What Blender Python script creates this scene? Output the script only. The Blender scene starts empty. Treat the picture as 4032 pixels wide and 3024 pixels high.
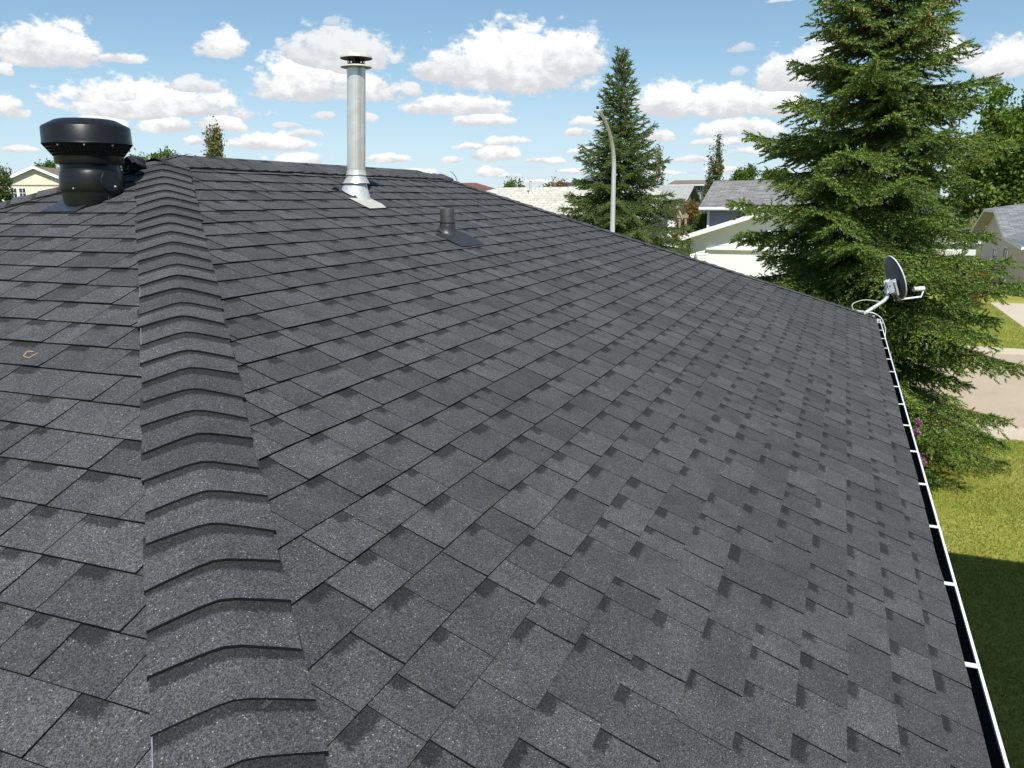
import bpy, math, random
import numpy as np
R_ = math.radians
random.seed(7)
SC = bpy.context.scene
COL = SC.collection

# ------------------------------------------------------------------ camera
CAM_Z = 4.6                      # eye height above the lawn (metres)
PITCH, ROLL, YAW = 0.2246, -0.0037, 0.3821
cam_d = bpy.data.cameras.new("camera"); cam = bpy.data.objects.new("camera", cam_d); COL.objects.link(cam)
cam_d.sensor_width = 36.0; cam_d.lens = 3190.57 / 4032 * 36.0
cam_d.clip_start = 0.05; cam_d.clip_end = 8000
_fw = np.array([math.cos(PITCH) * math.cos(YAW), math.cos(PITCH) * math.sin(YAW), -math.sin(PITCH)])
_rt = np.array([math.sin(YAW), -math.cos(YAW), 0.0]); _up = np.cross(_rt, _fw)
_r = math.cos(ROLL) * _rt + math.sin(ROLL) * _up; _u = -math.sin(ROLL) * _rt + math.cos(ROLL) * _up
from mathutils import Matrix, Vector
cam.matrix_world = Matrix(((_r[0], _u[0], -_fw[0], 0), (_r[1], _u[1], -_fw[1], 0), (_r[2], _u[2], -_fw[2], CAM_Z), (0, 0, 0, 1)))
SC.camera = cam

# ------------------------------------------------------------------ light
SUN_EL, SUN_AZ = R_(52.0), R_(30.0)          # light travels towards +X turned 30 degrees to +Y
LD = Vector((math.cos(SUN_EL) * math.cos(SUN_AZ), math.cos(SUN_EL) * math.sin(SUN_AZ), -math.sin(SUN_EL)))
sun_d = bpy.data.lights.new("sun", 'SUN'); sun = bpy.data.objects.new("sun", sun_d); COL.objects.link(sun)
sun_d.energy = 5.0; sun_d.angle = R_(0.53); sun_d.color = (1.0, 0.965, 0.91)
sun.rotation_euler = LD.to_track_quat('-Z', 'Y').to_euler(); sun.location = (0, 0, 30)
SC.view_settings.view_transform = 'Standard'; SC.view_settings.look = 'None'
SC.view_settings.exposure = 0.22; SC.view_settings.gamma = 1.0

# ------------------------------------------------------------------ node helpers
class NT:
    def __init__(s, tree): s.t = tree; s.n = tree.nodes; s.l = tree.links
    def add(s, typ, **kw):
        n = s.n.new(typ)
        for k, v in kw.items(): setattr(n, k, v)
        return n
    def put(s, sock, v):
        if isinstance(v, bpy.types.NodeSocket): s.l.new(v, sock)
        elif v is not None: sock.default_value = v
    def math(s, op, a, b=None, c=None, clamp=False):
        n = s.add('ShaderNodeMath', operation=op, use_clamp=clamp)
        for i, v in enumerate((a, b, c)): s.put(n.inputs[i], v)
        return n.outputs[0]
    def vec(s, op, a, b=None, c=None):
        n = s.add('ShaderNodeVectorMath', operation=op)
        for i, v in enumerate((a, b, c)):
            if v is not None: s.put(n.inputs[i], v)
        return n.outputs['Value'] if op in ('LENGTH', 'DOT_PRODUCT') else n.outputs[0]
    def noise(s, vec, scale, detail=3.0, rough=0.5, dist=0.0):
        n = s.add('ShaderNodeTexNoise'); s.put(n.inputs['Vector'], vec); n.inputs['Scale'].default_value = scale
        n.inputs['Detail'].default_value = detail; n.inputs['Roughness'].default_value = rough; n.inputs['Distortion'].default_value = dist
        return n.outputs['Fac']
    def ramp(s, fac, stops, interp='LINEAR'):
        n = s.add('ShaderNodeValToRGB'); n.color_ramp.interpolation = interp; e = n.color_ramp.elements
        while len(e) < len(stops): e.new(0.5)
        for el, (p, c) in zip(e, stops):
            el.position = p; el.color = (c, c, c, 1) if isinstance(c, (int, float)) else (*c, 1)
        s.put(n.inputs[0], fac); return n.outputs[0]
    def mix(s, fac, a, b, mode='MIX'):
        n = s.add('ShaderNodeMix', data_type='RGBA', blend_type=mode); s.put(n.inputs[0], fac)
        for i, v in ((6, a), (7, b)): s.put(n.inputs[i], (*v, 1) if isinstance(v, tuple) and len(v) == 3 else v)
        return n.outputs[2]
    def mapr(s, v, a, b, c, d, smooth=False):
        n = s.add('ShaderNodeMapRange', interpolation_type='SMOOTHSTEP' if smooth else 'LINEAR')
        for i, x in enumerate((v, a, b, c, d)): s.put(n.inputs[i], x)
        return n.outputs[0]
    def sep(s, v):
        n = s.add('ShaderNodeSeparateXYZ'); s.put(n.inputs[0], v); return n.outputs
    def comb(s, x, y, z):
        n = s.add('ShaderNodeCombineXYZ')
        for i, v in enumerate((x, y, z)): s.put(n.inputs[i], v)
        return n.outputs[0]

# ------------------------------------------------------------------ world: Nishita sky with fair-weather cumulus
CLOUDS = [(49.71,8.04,3.24,2.36,1),(46.13,8.12,1.48,0.57,0.7),(52.54,4.97,1.27,1.02,0.9),(52.49,7.15,0.64,0.55,0.7),(40.36,8.98,1.77,1.46,0.8),(44.73,5.29,6.47,1.94,0.85),(46.35,5.98,1.93,1.32,0.9),(42.25,6.66,1.96,0.92,0.6),(32.89,8.51,4.59,2.36,0.6),(35.55,6.68,3.51,2.56,1),(31.54,6.62,2.71,1.76,1),(28.65,6.89,0.98,0.8,0.6),(24.78,7.92,4.0,1.75,0.75),(21.54,7.55,5.86,3.51,0.85),(18.3,8.32,3.38,2.65,0.8),(25.13,5.75,3.72,1.05,0.8),(23.73,5.01,2.34,0.65,0.8),(47.81,4.14,1.9,0.91,0.9),(43.75,4.31,2.16,0.99,1),(40.72,4.44,1.74,0.96,0.9),(37.8,3.37,2.85,0.87,1),(42.25,3.42,0.88,0.56,0.9),(35.96,2.34,2.67,0.71,1),(30.18,2.55,1.85,0.54,0.9),(36.7,4.63,1.11,0.34,0.5),(35.7,4.13,1.42,0.44,0.6),(31.6,5.17,0.79,0.52,0.6),(34.31,5.16,1.19,0.46,0.5),(24.85,3.37,1.32,0.39,0.8),(22.33,3.72,2.07,0.42,0.8),(22.81,2.76,1.83,0.79,1),(23.23,1.6,1.39,0.58,1),(22.03,1.47,0.95,0.31,0.8),(25.97,2.46,1.1,0.42,0.7),(11.52,5.61,3.02,1.89,0.95),(7.95,5.47,3.23,1.81,1),(4.48,5.42,2.55,1.4,0.85),(3.74,6.98,2.8,1.96,0.75),(2.29,7.8,2.19,1.87,0.75),(6.7,4.12,3.27,0.98,1),(7.84,3.44,2.66,0.47,0.7),(5.17,2.87,2.31,0.41,0.7),(16.71,4.88,1.4,0.47,0.7),(17.17,4.17,1.37,0.48,0.7),(11.91,3.81,1.1,0.71,0.7),(17.15,3.03,1.25,0.36,0.8),(-5.06,7.87,1.71,1.39,0.7),(-7.97,7.2,2.32,1.64,0.85),(6.85,9.11,1.2,0.54,0.35),(7.2,7.75,0.69,0.5,0.35),(52.21,2.85,1.13,0.37,0.7),(-4.01,6.14,1.51,0.52,0.5),(33.56,10.9,0.88,0.43,0.3),(4.36,11.82,1.65,0.26,0.6),(28.34,1.79,1.25,0.3,0.8),(19.5,2.38,1.58,0.36,0.8),(14.8,2.56,1.55,0.42,0.7),(9.58,2.35,1.81,0.42,0.7),(7.75,1.73,2.09,0.36,0.8),(11.37,1.53,1.53,0.27,0.8),(20.44,1.07,2.22,0.25,0.8),(16.02,1.14,1.89,0.24,0.7),(17.6,1.76,1.26,0.27,0.8)]
N_NEAR = len(CLOUDS); _rc = random.Random(21)
for _i in range(20):             # the same kind of clouds all the way round
    _a = _rc.uniform(60, 345); _a = _a - 360 if _a > 180 else _a; _e = _rc.choice((3, 5, 7, 10, 14, 19, 26))
    CLOUDS.append((_a, _e + _rc.random(), 1.2 + _e * 0.35 * _rc.random() + 1, 0.4 + _e * 0.16, _rc.uniform(0.7, 1)))

world = bpy.data.worlds.new("World"); SC.world = world; world.use_nodes = True
world.node_tree.nodes.clear(); W = NT(world.node_tree)
sky = W.add('ShaderNodeTexSky', sky_type='NISHITA'); sky.sun_disc = False
sky.sun_elevation = SUN_EL; sky.sun_rotation = R_(240.0); sky.altitude = 600; sky.air_density = 1.0; sky.dust_density = 0.1; sky.ozone_density = 2.0
SKY_TINT = (0.62, 0.745, 0.785, 1.0)
# one cumulus as a node group: flat base, domed top; keeps the densest cloud so far with its height and brightness
grp = bpy.data.node_groups.new("cumulus", 'ShaderNodeTree')
for nm, io, ty in (("azel", 'INPUT', 'NodeSocketVector'), ("scale", 'INPUT', 'NodeSocketVector'), ("offset", 'INPUT', 'NodeSocketVector'), ("bright", 'INPUT', 'NodeSocketFloat'),
                   ("d0", 'INPUT', 'NodeSocketFloat'), ("vb0", 'INPUT', 'NodeSocketVector'), ("d", 'OUTPUT', 'NodeSocketFloat'), ("vb", 'OUTPUT', 'NodeSocketVector'), ("azel2", 'OUTPUT', 'NodeSocketVector')):
    grp.interface.new_socket(nm, in_out=io, socket_type=ty)
Gn = NT(grp); gi = Gn.add('NodeGroupInput'); go = Gn.add('NodeGroupOutput')
uv = Gn.vec('MULTIPLY_ADD', gi.outputs['azel'], gi.outputs['scale'], gi.outputs['offset'])
dd = Gn.math('SUBTRACT', 1.0, Gn.vec('LENGTH', Gn.vec('MAXIMUM', uv, Gn.vec('MULTIPLY', uv, (-1.0, -3.2, 1.0)))))
win = Gn.math('GREATER_THAN', dd, gi.outputs['d0'])
dmax = Gn.math('MAXIMUM', dd, gi.outputs['d0']); Gn.l.new(dmax, go.inputs['d'])
dv_ = Gn.vec('SUBTRACT', Gn.comb(gi.outputs['bright'], Gn.sep(uv)[1], 0.0), gi.outputs['vb0'])
vbn = Gn.vec('MULTIPLY_ADD', dv_, Gn.comb(win, win, 0.0), gi.outputs['vb0']); Gn.l.new(vbn, go.inputs['vb'])
Gn.l.new(Gn.vec('MULTIPLY_ADD', vbn, (1e-9, 1e-9, 0.0), gi.outputs['azel']), go.inputs['azel2'])   # keeps the clouds evaluated one after the other
dirv = W.add('ShaderNodeTexCoord').outputs['Generated']
dx = W.sep(dirv)
az = W.math('MULTIPLY', W.math('ARCTAN2', dx[1], dx[0]), 57.29578); el = W.math('MULTIPLY', W.math('ARCSINE', dx[2]), 57.29578)
wv = W.vec('MULTIPLY', dirv, (1.0, 1.0, 1.6))
nA = W.noise(wv, 16, 4, 0.6); nB = W.noise(wv, 52, 5, 0.62); nC = W.noise(W.vec('ADD', wv, (3.1, 7.7, 1.3)), 26, 4, 0.6)
azw = W.math('ADD', az, W.math('MULTIPLY', W.math('SUBTRACT', nC, 0.5), 2.4)); elw = W.math('ADD', el, W.math('MULTIPLY', W.math('SUBTRACT', nA, 0.5), 0.5))
azel = W.comb(azw, elw, 0.0)
# thin low banks towards the horizon
pl = W.vec('DIVIDE', dirv, W.comb(W.math('ADD', dx[2], 0.012), W.math('ADD', dx[2], 0.012), 1.0))
nP = W.noise(W.vec('MULTIPLY', pl, (0.22, 0.22, 0.0)), 1.0, 4, 0.55)
low = W.math('MULTIPLY', W.mapr(nP, 0.42, 0.62, 0, 0.85, True), W.mapr(el, 1.0, 5.5, 1.0, 0.0, True))
wob = W.math('ADD', W.math('MULTIPLY', W.math('SUBTRACT', nA, 0.5), 0.75), W.math('MULTIPLY', W.math('SUBTRACT', nB, 0.5), 1.1))
wlit = W.math('ADD', W.math('MULTIPLY', W.math('SUBTRACT', nB, 0.5), 1.5), W.math('MULTIPLY', W.math('SUBTRACT', nC, 0.5), 0.9))
S = 0.12                                            # background strength
grey = tuple(x / S for x in (0.60, 0.61, 0.635)); white = tuple(x / S for x in (0.90, 0.90, 0.90)); lcol = tuple(x / S for x in (0.55, 0.665, 0.815))
gm_ = W.add('ShaderNodeGamma'); W.l.new(W.mix(1.0, sky.outputs[0], tuple([S] * 3), 'MULTIPLY'), gm_.inputs[0]); gm_.inputs[1].default_value = 0.78
skyt = W.mix(1.0, gm_.outputs[0], tuple(x / S for x in SKY_TINT[:3]), 'MULTIPLY')
base = W.mix(W.math('MAXIMUM', low, W.mapr(el, -0.5, 11.0, 0.62, 0.0, True)), skyt, lcol)
def cloud_sector(cl):
    d_, vb, ae = -5.0, (0.5, 0.0, 0.0), azel
    for (a, e, hw, h, b) in cl:
        n = W.add('ShaderNodeGroup'); n.node_tree = grp; W.put(n.inputs['azel'], ae); hw *= 1.03; h *= 1.12
        n.inputs['scale'].default_value = (1 / hw, 1 / h, 0); n.inputs['offset'].default_value = (-a / hw, -(e + 0.06 * h) / h, 0); n.inputs['bright'].default_value = b
        W.put(n.inputs['d0'], d_); W.put(n.inputs['vb0'], vb); d_, vb, ae = n.outputs['d'], n.outputs['vb'], n.outputs['azel2']
    s_ = W.sep(vb) if cl else (0.5, 0.0)
    mask = W.math('MULTIPLY', W.mapr(W.math('ADD', d_, wob), 0.05, 0.33, 0, 1, True), W.mapr(s_[0], 0.3, 0.65, 0.55, 1.0))
    lit = W.math('MULTIPLY', W.mapr(W.math('ADD', s_[1], wlit), -0.25, 0.50, 0, 1, True), W.mapr(s_[0], 0.5, 0.9, 0.55, 1.0))
    bg = W.add('ShaderNodeBackground'); bg.inputs['Strength'].default_value = S
    W.l.new(W.mix(mask, base, W.mix(lit, grey, white)), bg.inputs['Color']); return bg.outputs[0]
in_view = W.math('MULTIPLY', W.math('MULTIPLY', W.math('GREATER_THAN', az, -16.0), W.math('LESS_THAN', az, 60.0)), W.math('MULTIPLY', W.math('LESS_THAN', el, 15.5), W.math('GREATER_THAN', el, -1.0)))
mxs = W.add('ShaderNodeMixShader'); W.put(mxs.inputs[0], in_view)      # only saves time: the clouds of each part of the sky are tested only there
W.l.new(cloud_sector(CLOUDS[N_NEAR:]), mxs.inputs[1]); W.l.new(cloud_sector(CLOUDS[:N_NEAR]), mxs.inputs[2])
W.l.new(mxs.outputs[0], W.add('ShaderNodeOutputWorld').inputs['Surface'])
world.cycles.sampling_method = 'NONE'
SC.cycles.max_bounces = 5; SC.cycles.diffuse_bounces = 3; SC.cycles.glossy_bounces = 2; SC.cycles.transmission_bounces = 3
SC.cycles.caustics_reflective = False; SC.cycles.caustics_refractive = False

# ------------------------------------------------------------------ materials
MAT = {}
def material(name):
    m = bpy.data.materials.new(name); m.use_nodes = True; m.node_tree.nodes.clear()
    t = NT(m.node_tree); b = t.add('ShaderNodeBsdfPrincipled'); o = t.add('ShaderNodeOutputMaterial'); t.l.new(b.outputs[0], o.inputs[0])
    MAT[name] = m; return m, t, b, o
def pos(t): return t.add('ShaderNodeNewGeometry').outputs['Position']
def plain(name, col, rough=0.6, metal=0.0, var=0.12, scale=6.0, spec=0.5, bump=0.0, bscale=40):
    m, t, b, o = material(name); P = pos(t)
    n = t.noise(P, scale, 4, 0.6); f = t.mapr(n, 0.25, 0.75, 1 - var, 1 + var)
    t.l.new(t.mix(1.0, (*col, 1), t.comb(f, f, f), 'MULTIPLY'), b.inputs['Base Color'])
    b.inputs['Roughness'].default_value = rough; b.inputs['Metallic'].default_value = metal; b.inputs['Specular IOR Level'].default_value = spec
    if bump:
        bp = t.add('ShaderNodeBump'); bp.inputs['Strength'].default_value = bump; bp.inputs['Distance'].default_value = 0.01
        t.l.new(t.noise(P, bscale, 3, 0.6), bp.inputs['Height']); t.l.new(bp.outputs[0], b.inputs['Normal'])
    return m
def shingle_mat():
    m, t, b, o = material('granule_shingle'); P = pos(t)
    v = t.add('ShaderNodeTexVoronoi', feature='F1'); t.put(v.inputs['Vector'], P); v.inputs['Scale'].default_value = 420
    rnd = t.sep(v.outputs['Color'])[0]
    gran = t.ramp(rnd, [(0.0, 0.017), (0.25, 0.037), (0.60, 0.069), (0.90, 0.106), (0.988, 0.12), (0.997, 0.34)])
    clump = t.mapr(t.noise(P, 140, 3, 0.7), 0.3, 0.7, 0.88, 1.12)
    patch = t.mapr(t.noise(P, 8, 3, 0.6), 0.3, 0.7, 0.84, 1.18)
    at = t.add('ShaderNodeAttribute', attribute_name='tint'); ac = t.sep(at.outputs['Vector'])
    uvn = t.add('ShaderNodeUVMap', uv_map='UVMap'); us = t.sep(uvn.outputs[0])
    wobl = t.math('MULTIPLY', t.math('SUBTRACT', t.noise(P, 130, 2, 0.6), 0.5), 0.20)
    su = t.mapr(t.math('ADD', us[0], wobl), ac[1], t.math('ADD', ac[1], 0.07), 0, 1, True)
    sv = t.mapr(t.math('ADD', us[1], wobl), ac[2], t.math('ADD', ac[2], 0.07), 0, 1, True)
    dark = t.math('SUBTRACT', 1.0, t.math('MULTIPLY', t.math('MULTIPLY', su, sv), 0.66))
    scuff = t.mapr(t.noise(P, 1.3, 5, 0.65), 0.3, 0.7, 0.90, 1.10)
    f = t.math('MULTIPLY', t.math('MULTIPLY', t.math('MULTIPLY', clump, scuff), patch), t.math('MULTIPLY', ac[0], dark))
    val = t.math('MULTIPLY', gran, f)
    hue = t.mix(t.mapr(t.noise(P, 55, 2, 0.6), 0.35, 0.65, 0, 1), (0.98, 1.0, 1.06, 1), (1.05, 1.0, 0.99, 1))
    t.l.new(t.mix(1.0, t.comb(val, val, val), hue, 'MULTIPLY'), b.inputs['Base Color'])
    b.inputs['Roughness'].default_value = 0.82; b.inputs['Specular IOR Level'].default_value = 0.35
    bp = t.add('ShaderNodeBump'); bp.inputs['Strength'].default_value = 0.55; bp.inputs['Distance'].default_value = 0.0025
    t.l.new(v.outputs['Distance'], bp.inputs['Height']); t.l.new(bp.outputs[0], b.inputs['Normal'])
    return m
def leaf_mat(name, dark, light, third=None, transl=0.25, rough=0.55):
    m, t, b, o = material(name)
    at = t.add('ShaderNodeAttribute', attribute_name='tint'); ac = t.sep(at.outputs['Vector'])
    c = t.mix(ac[0], (*dark, 1), (*light, 1))
    if third: c = t.mix(ac[1], c, (*third, 1))
    t.l.new(c, b.inputs['Base Color']); b.inputs['Roughness'].default_value = rough; b.inputs['Specular IOR Level'].default_value = 0.35
    tr = t.add('ShaderNodeBsdfTranslucent'); t.l.new(c, tr.inputs['Color'])
    mx = t.add('ShaderNodeMixShader'); mx.inputs[0].default_value = transl
    t.l.new(b.outputs[0], mx.inputs[1]); t.l.new(tr.outputs[0], mx.inputs[2]); t.l.new(mx.outputs[0], o.inputs[0])
    return m
def far_shingle(name, c1, c2, course=0.14, axis=0):
    """asphalt shingles too far away to tell apart: broken courses of two tones"""
    m, t, b, o = material(name); P = pos(t); s = t.sep(P)
    br = t.add('ShaderNodeTexBrick'); br.offset = 0.37; br.offset_frequency = 2
    t.put(br.inputs['Vector'], t.comb(s[1] if axis == 0 else s[0], t.math('MULTIPLY', s[2], 2.6), 0.0))
    br.inputs['Scale'].default_value = 1.0; br.inputs['Brick Width'].default_value = 0.45; br.inputs['Row Height'].default_value = course
    br.inputs['Mortar Size'].default_value = 0.012; br.inputs['Mortar Smooth'].default_value = 0.3; br.inputs['Bias'].default_value = 0.0
    br.inputs['Color1'].default_value = (*c1, 1); br.inputs['Color2'].default_value = (*c2, 1); br.inputs['Mortar'].default_value = (*[x * 0.45 for x in c1], 1)
    n = t.mapr(t.noise(P, 3.0, 5, 0.65), 0.3, 0.7, 0.82, 1.15)
    t.l.new(t.mix(1.0, br.outputs[0], t.comb(n, n, n), 'MULTIPLY'), b.inputs['Base Color']); b.inputs['Roughness'].default_value = 0.9
    return m
def ground_mat(name, cols, s1=0.35, s2=9.0, bump=0.6):
    m, t, b, o = material(name); P = pos(t)
    f = t.math('ADD', t.math('MULTIPLY', t.noise(P, s1, 5, 0.6), 0.55), t.math('MULTIPLY', t.noise(P, s2, 5, 0.7), 0.45))
    t.l.new(t.ramp(f, [(0.34, cols[0]), (0.5, cols[1]), (0.66, cols[2])]), b.inputs['Base Color']); b.inputs['Roughness'].default_value = 0.95
    b.inputs['Specular IOR Level'].default_value = 0.15
    bp = t.add('ShaderNodeBump'); bp.inputs['Strength'].default_value = bump; bp.inputs['Distance'].default_value = 0.03
    t.l.new(t.noise(P, 22, 4, 0.7), bp.inputs['Height']); t.l.new(bp.outputs[0], b.inputs['Normal'])
    return m
shingle_mat()
plain('asphalt_edge', (0.006, 0.006, 0.007), 0.8, spec=0.2)
plain('cap_cut_edge', (0.22, 0.235, 0.26), 0.8, var=0.5, scale=18)
plain('sheathing', (0.012, 0.012, 0.013), 0.9)
plain('white_paint', (0.80, 0.80, 0.79), 0.45, var=0.05)
plain('white_trim', (0.82, 0.82, 0.80), 0.5, var=0.04)
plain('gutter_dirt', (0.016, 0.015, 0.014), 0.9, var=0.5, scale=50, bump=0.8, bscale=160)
plain('galvanised', (0.76, 0.73, 0.66), 0.33, metal=0.55, var=0.14, scale=14, bump=0.03)
plain('galvanised_bright', (0.60, 0.62, 0.62), 0.36, metal=0.3, var=0.2, scale=22)
plain('flange_metal', (0.50, 0.49, 0.42), 0.55, metal=0.1, var=0.15, scale=20)
plain('cap_cream', (0.50, 0.485, 0.42), 0.5, metal=0.0, var=0.15, scale=25)
plain('dark_steel', (0.055, 0.05, 0.045), 0.55, metal=0.4, var=0.3, scale=40)
plain('vent_black', (0.010, 0.010, 0.011), 0.33, spec=0.38, var=0.25, scale=12, bump=0.04, bscale=60)
plain('vent_mesh', (0.004, 0.004, 0.004), 0.7)
plain('screw_zinc', (0.75, 0.75, 0.75), 0.35, metal=0.7)
plain('abs_pipe', (0.045, 0.044, 0.042), 0.55, var=0.25, scale=30)
plain('rubber_boot', (0.035, 0.034, 0.034), 0.42, var=0.3, scale=30)
plain('boot_flange', (0.026, 0.026, 0.028), 0.6, var=0.4, scale=35)
plain('vent_flange', (0.030, 0.033, 0.041), 0.33, var=0.4, scale=30)
plain('cloth_black', (0.007, 0.008, 0.013), 0.8, var=0.4, scale=30)
plain('dish_shaded', (0.075, 0.095, 0.135), 0.5, var=0.06)  # pale grey dish; shade and sky tint of its back put into this colour
plain('dish_rim', (0.72, 0.74, 0.76), 0.45, var=0.06)
plain('mast_grey', (0.50, 0.53, 0.56), 0.42, metal=0.3, var=0.08)
plain('cable_white', (0.66, 0.66, 0.62), 0.5, var=0.1)
plain('cable_dark', (0.03, 0.03, 0.03), 0.5)
plain('lamp_pole', (0.52, 0.54, 0.53), 0.5, metal=0.35, var=0.1, scale=8)
plain('tan_fibre', (0.50, 0.34, 0.18), 0.8)
plain('siding_white', (0.80, 0.81, 0.80), 0.55, var=0.03, scale=2)
plain('siding_taupe', (0.20, 0.18, 0.155), 0.6, var=0.05, scale=2)
plain('siding_blue', (0.33, 0.355, 0.39), 0.6, var=0.05, scale=2)
plain('siding_pink', (0.70, 0.57, 0.53), 0.6, var=0.05, scale=2)
plain('stucco_cream', (0.78, 0.70, 0.54), 0.85, var=0.05, scale=1.5, bump=0.3, bscale=20)
plain('soffit_grey', (0.52, 0.50, 0.46), 0.7, var=0.04)
plain('soffit_brown', (0.26, 0.20, 0.15), 0.7, var=0.05)
plain('dark_fascia', (0.05, 0.052, 0.06), 0.6)
plain('wall_green', (0.12, 0.135, 0.125), 0.75, var=0.05)
plain('brick_wall', (0.38, 0.28, 0.19), 0.9, var=0.35, scale=5, bump=0.5, bscale=10)
plain('glass_dark', (0.02, 0.03, 0.04), 0.08, var=0.3, scale=1.5, spec=0.8)
plain('wood_dark', (0.045, 0.035, 0.028), 0.8, var=0.3)
plain('wood_post', (0.33, 0.26, 0.18), 0.8, var=0.2)
plain('chain_wire', (0.50, 0.52, 0.54), 0.5, metal=0.4)
plain('iron_black', (0.01, 0.01, 0.01), 0.5)
plain('bark_spruce', (0.07, 0.05, 0.038), 0.95, var=0.4, scale=12, bump=0.8, bscale=20)
plain('bark_pale', (0.34, 0.27, 0.18), 0.9, var=0.3, scale=8)
plain('cone_tan', (0.42, 0.25, 0.09), 0.8, var=0.3, scale=30)
far_shingle('roof_white', (0.46, 0.445, 0.375), (0.57, 0.55, 0.47), 0.30)
far_shingle('roof_grey', (0.16, 0.155, 0.145), (0.27, 0.26, 0.245), 0.15)
far_shingle('roof_pale', (0.33, 0.33, 0.31), (0.40, 0.40, 0.38), 0.15)
far_shingle('roof_slate', (0.16, 0.165, 0.17), (0.27, 0.275, 0.28), 0.15, axis=0)
far_shingle('roof_brown', (0.19, 0.145, 0.105), (0.25, 0.195, 0.145), 0.15)
far_shingle('roof_red', (0.15, 0.06, 0.045), (0.20, 0.09, 0.07), 0.15)
far_shingle('roof_dark', (0.05, 0.052, 0.06), (0.08, 0.08, 0.09), 0.15)
leaf_mat('needles', (0.046, 0.092, 0.020), (0.225, 0.325, 0.062), (0.24, 0.18, 0.05), 0.16)
leaf_mat('needles_blue', (0.042, 0.080, 0.024), (0.17, 0.24, 0.062), (0.20, 0.15, 0.055), 0.16)
leaf_mat('leaf_green', (0.035, 0.075, 0.012), (0.105, 0.185, 0.028), (0.16, 0.17, 0.04), 0.35)
leaf_mat('leaf_fresh', (0.075, 0.14, 0.016), (0.22, 0.33, 0.038), (0.20, 0.20, 0.04), 0.4)
leaf_mat('leaf_bright', (0.065, 0.125, 0.015), (0.16, 0.25, 0.03), (0.22, 0.20, 0.04), 0.4)
leaf_mat('leaf_poplar', (0.085, 0.115, 0.045), (0.22, 0.245, 0.095), (0.34, 0.27, 0.10), 0.35)
leaf_mat('leaf_rust', (0.14, 0.07, 0.018), (0.30, 0.17, 0.03), (0.10, 0.12, 0.02), 0.3)
leaf_mat('lilac_bloom', (0.22, 0.09, 0.17), (0.42, 0.22, 0.34), None, 0.3)
leaf_mat('blade', (0.15, 0.22, 0.022), (0.37, 0.45, 0.06), (0.60, 0.51, 0.18), 0.45)
ground_mat('lawn', ((0.19, 0.20, 0.03), (0.28, 0.28, 0.055), (0.40, 0.35, 0.11)))
ground_mat('far_ground', ((0.07, 0.09, 0.025), (0.10, 0.12, 0.035), (0.14, 0.14, 0.05)), 0.05, 1.0)
ground_mat('street_surface', ((0.38, 0.305, 0.22), (0.43, 0.35, 0.255), (0.47, 0.385, 0.285)), 0.5, 14, 0.25)
ground_mat('concrete', ((0.47, 0.40, 0.31), (0.52, 0.445, 0.35), (0.56, 0.485, 0.39)), 0.7, 18, 0.2)

# ------------------------------------------------------------------ mesh helpers
def tag(o, label=None, cat=None, group=None, kind=None):
    for k, v in (('label', label), ('category', cat), ('group', group), ('kind', kind)):
        if v: o[k] = v
    return o
def empty(name, loc=(0, 0, 0)):
    o = bpy.data.objects.new(name, None); COL.objects.link(o); o.location = loc; o.empty_display_size = 0.3
    return o
def world_of(o):
    return o.matrix_basis.copy() if o.parent is None else world_of(o.parent) @ o.matrix_parent_inverse @ o.matrix_basis
def link(name, me, mats, parent=None, smooth=False):
    o = bpy.data.objects.new(name, me); COL.objects.link(o)
    for m in ([mats] if isinstance(mats, str) else mats): me.materials.append(MAT[m])
    if smooth: me.polygons.foreach_set('use_smooth', [True] * len(me.polygons))
    if parent is not None:
        o.parent = parent; o.matrix_parent_inverse = world_of(parent).inverted()
    return o
def np_mesh(name, V, F, tint=None, midx=None, uv=None):
    """V (n,3); F (m,k) all faces the same size; tint per vertex (n,3); uv per vertex (n,2)"""
    V = np.ascontiguousarray(V, np.float32); F = np.ascontiguousarray(F, np.int32); m, k = F.shape
    me = bpy.data.meshes.new(name); me.vertices.add(len(V)); me.vertices.foreach_set('co', V.ravel())
    me.loops.add(m * k); me.loops.foreach_set('vertex_index', F.ravel())
    me.polygons.add(m); me.polygons.foreach_set('loop_start', np.arange(0, m * k, k, dtype=np.int32))
    try: me.polygons.foreach_set('loop_total', np.full(m, k, np.int32))
    except Exception: pass
    me.polygons.foreach_set('use_smooth', np.zeros(m, bool))
    if midx is not None: me.polygons.foreach_set('material_index', np.ascontiguousarray(midx, np.int32))
    me.update(calc_edges=True)
    if tint is not None:
        a = me.attributes.new('tint', 'FLOAT_VECTOR', 'POINT'); a.data.foreach_set('vector', np.ascontiguousarray(tint, np.float32).ravel())
    if uv is not None:
        l = me.uv_layers.new(name='UVMap'); l.data.foreach_set('uv', np.ascontiguousarray(uv, np.float32)[F.ravel()].ravel())
    return me
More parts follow.
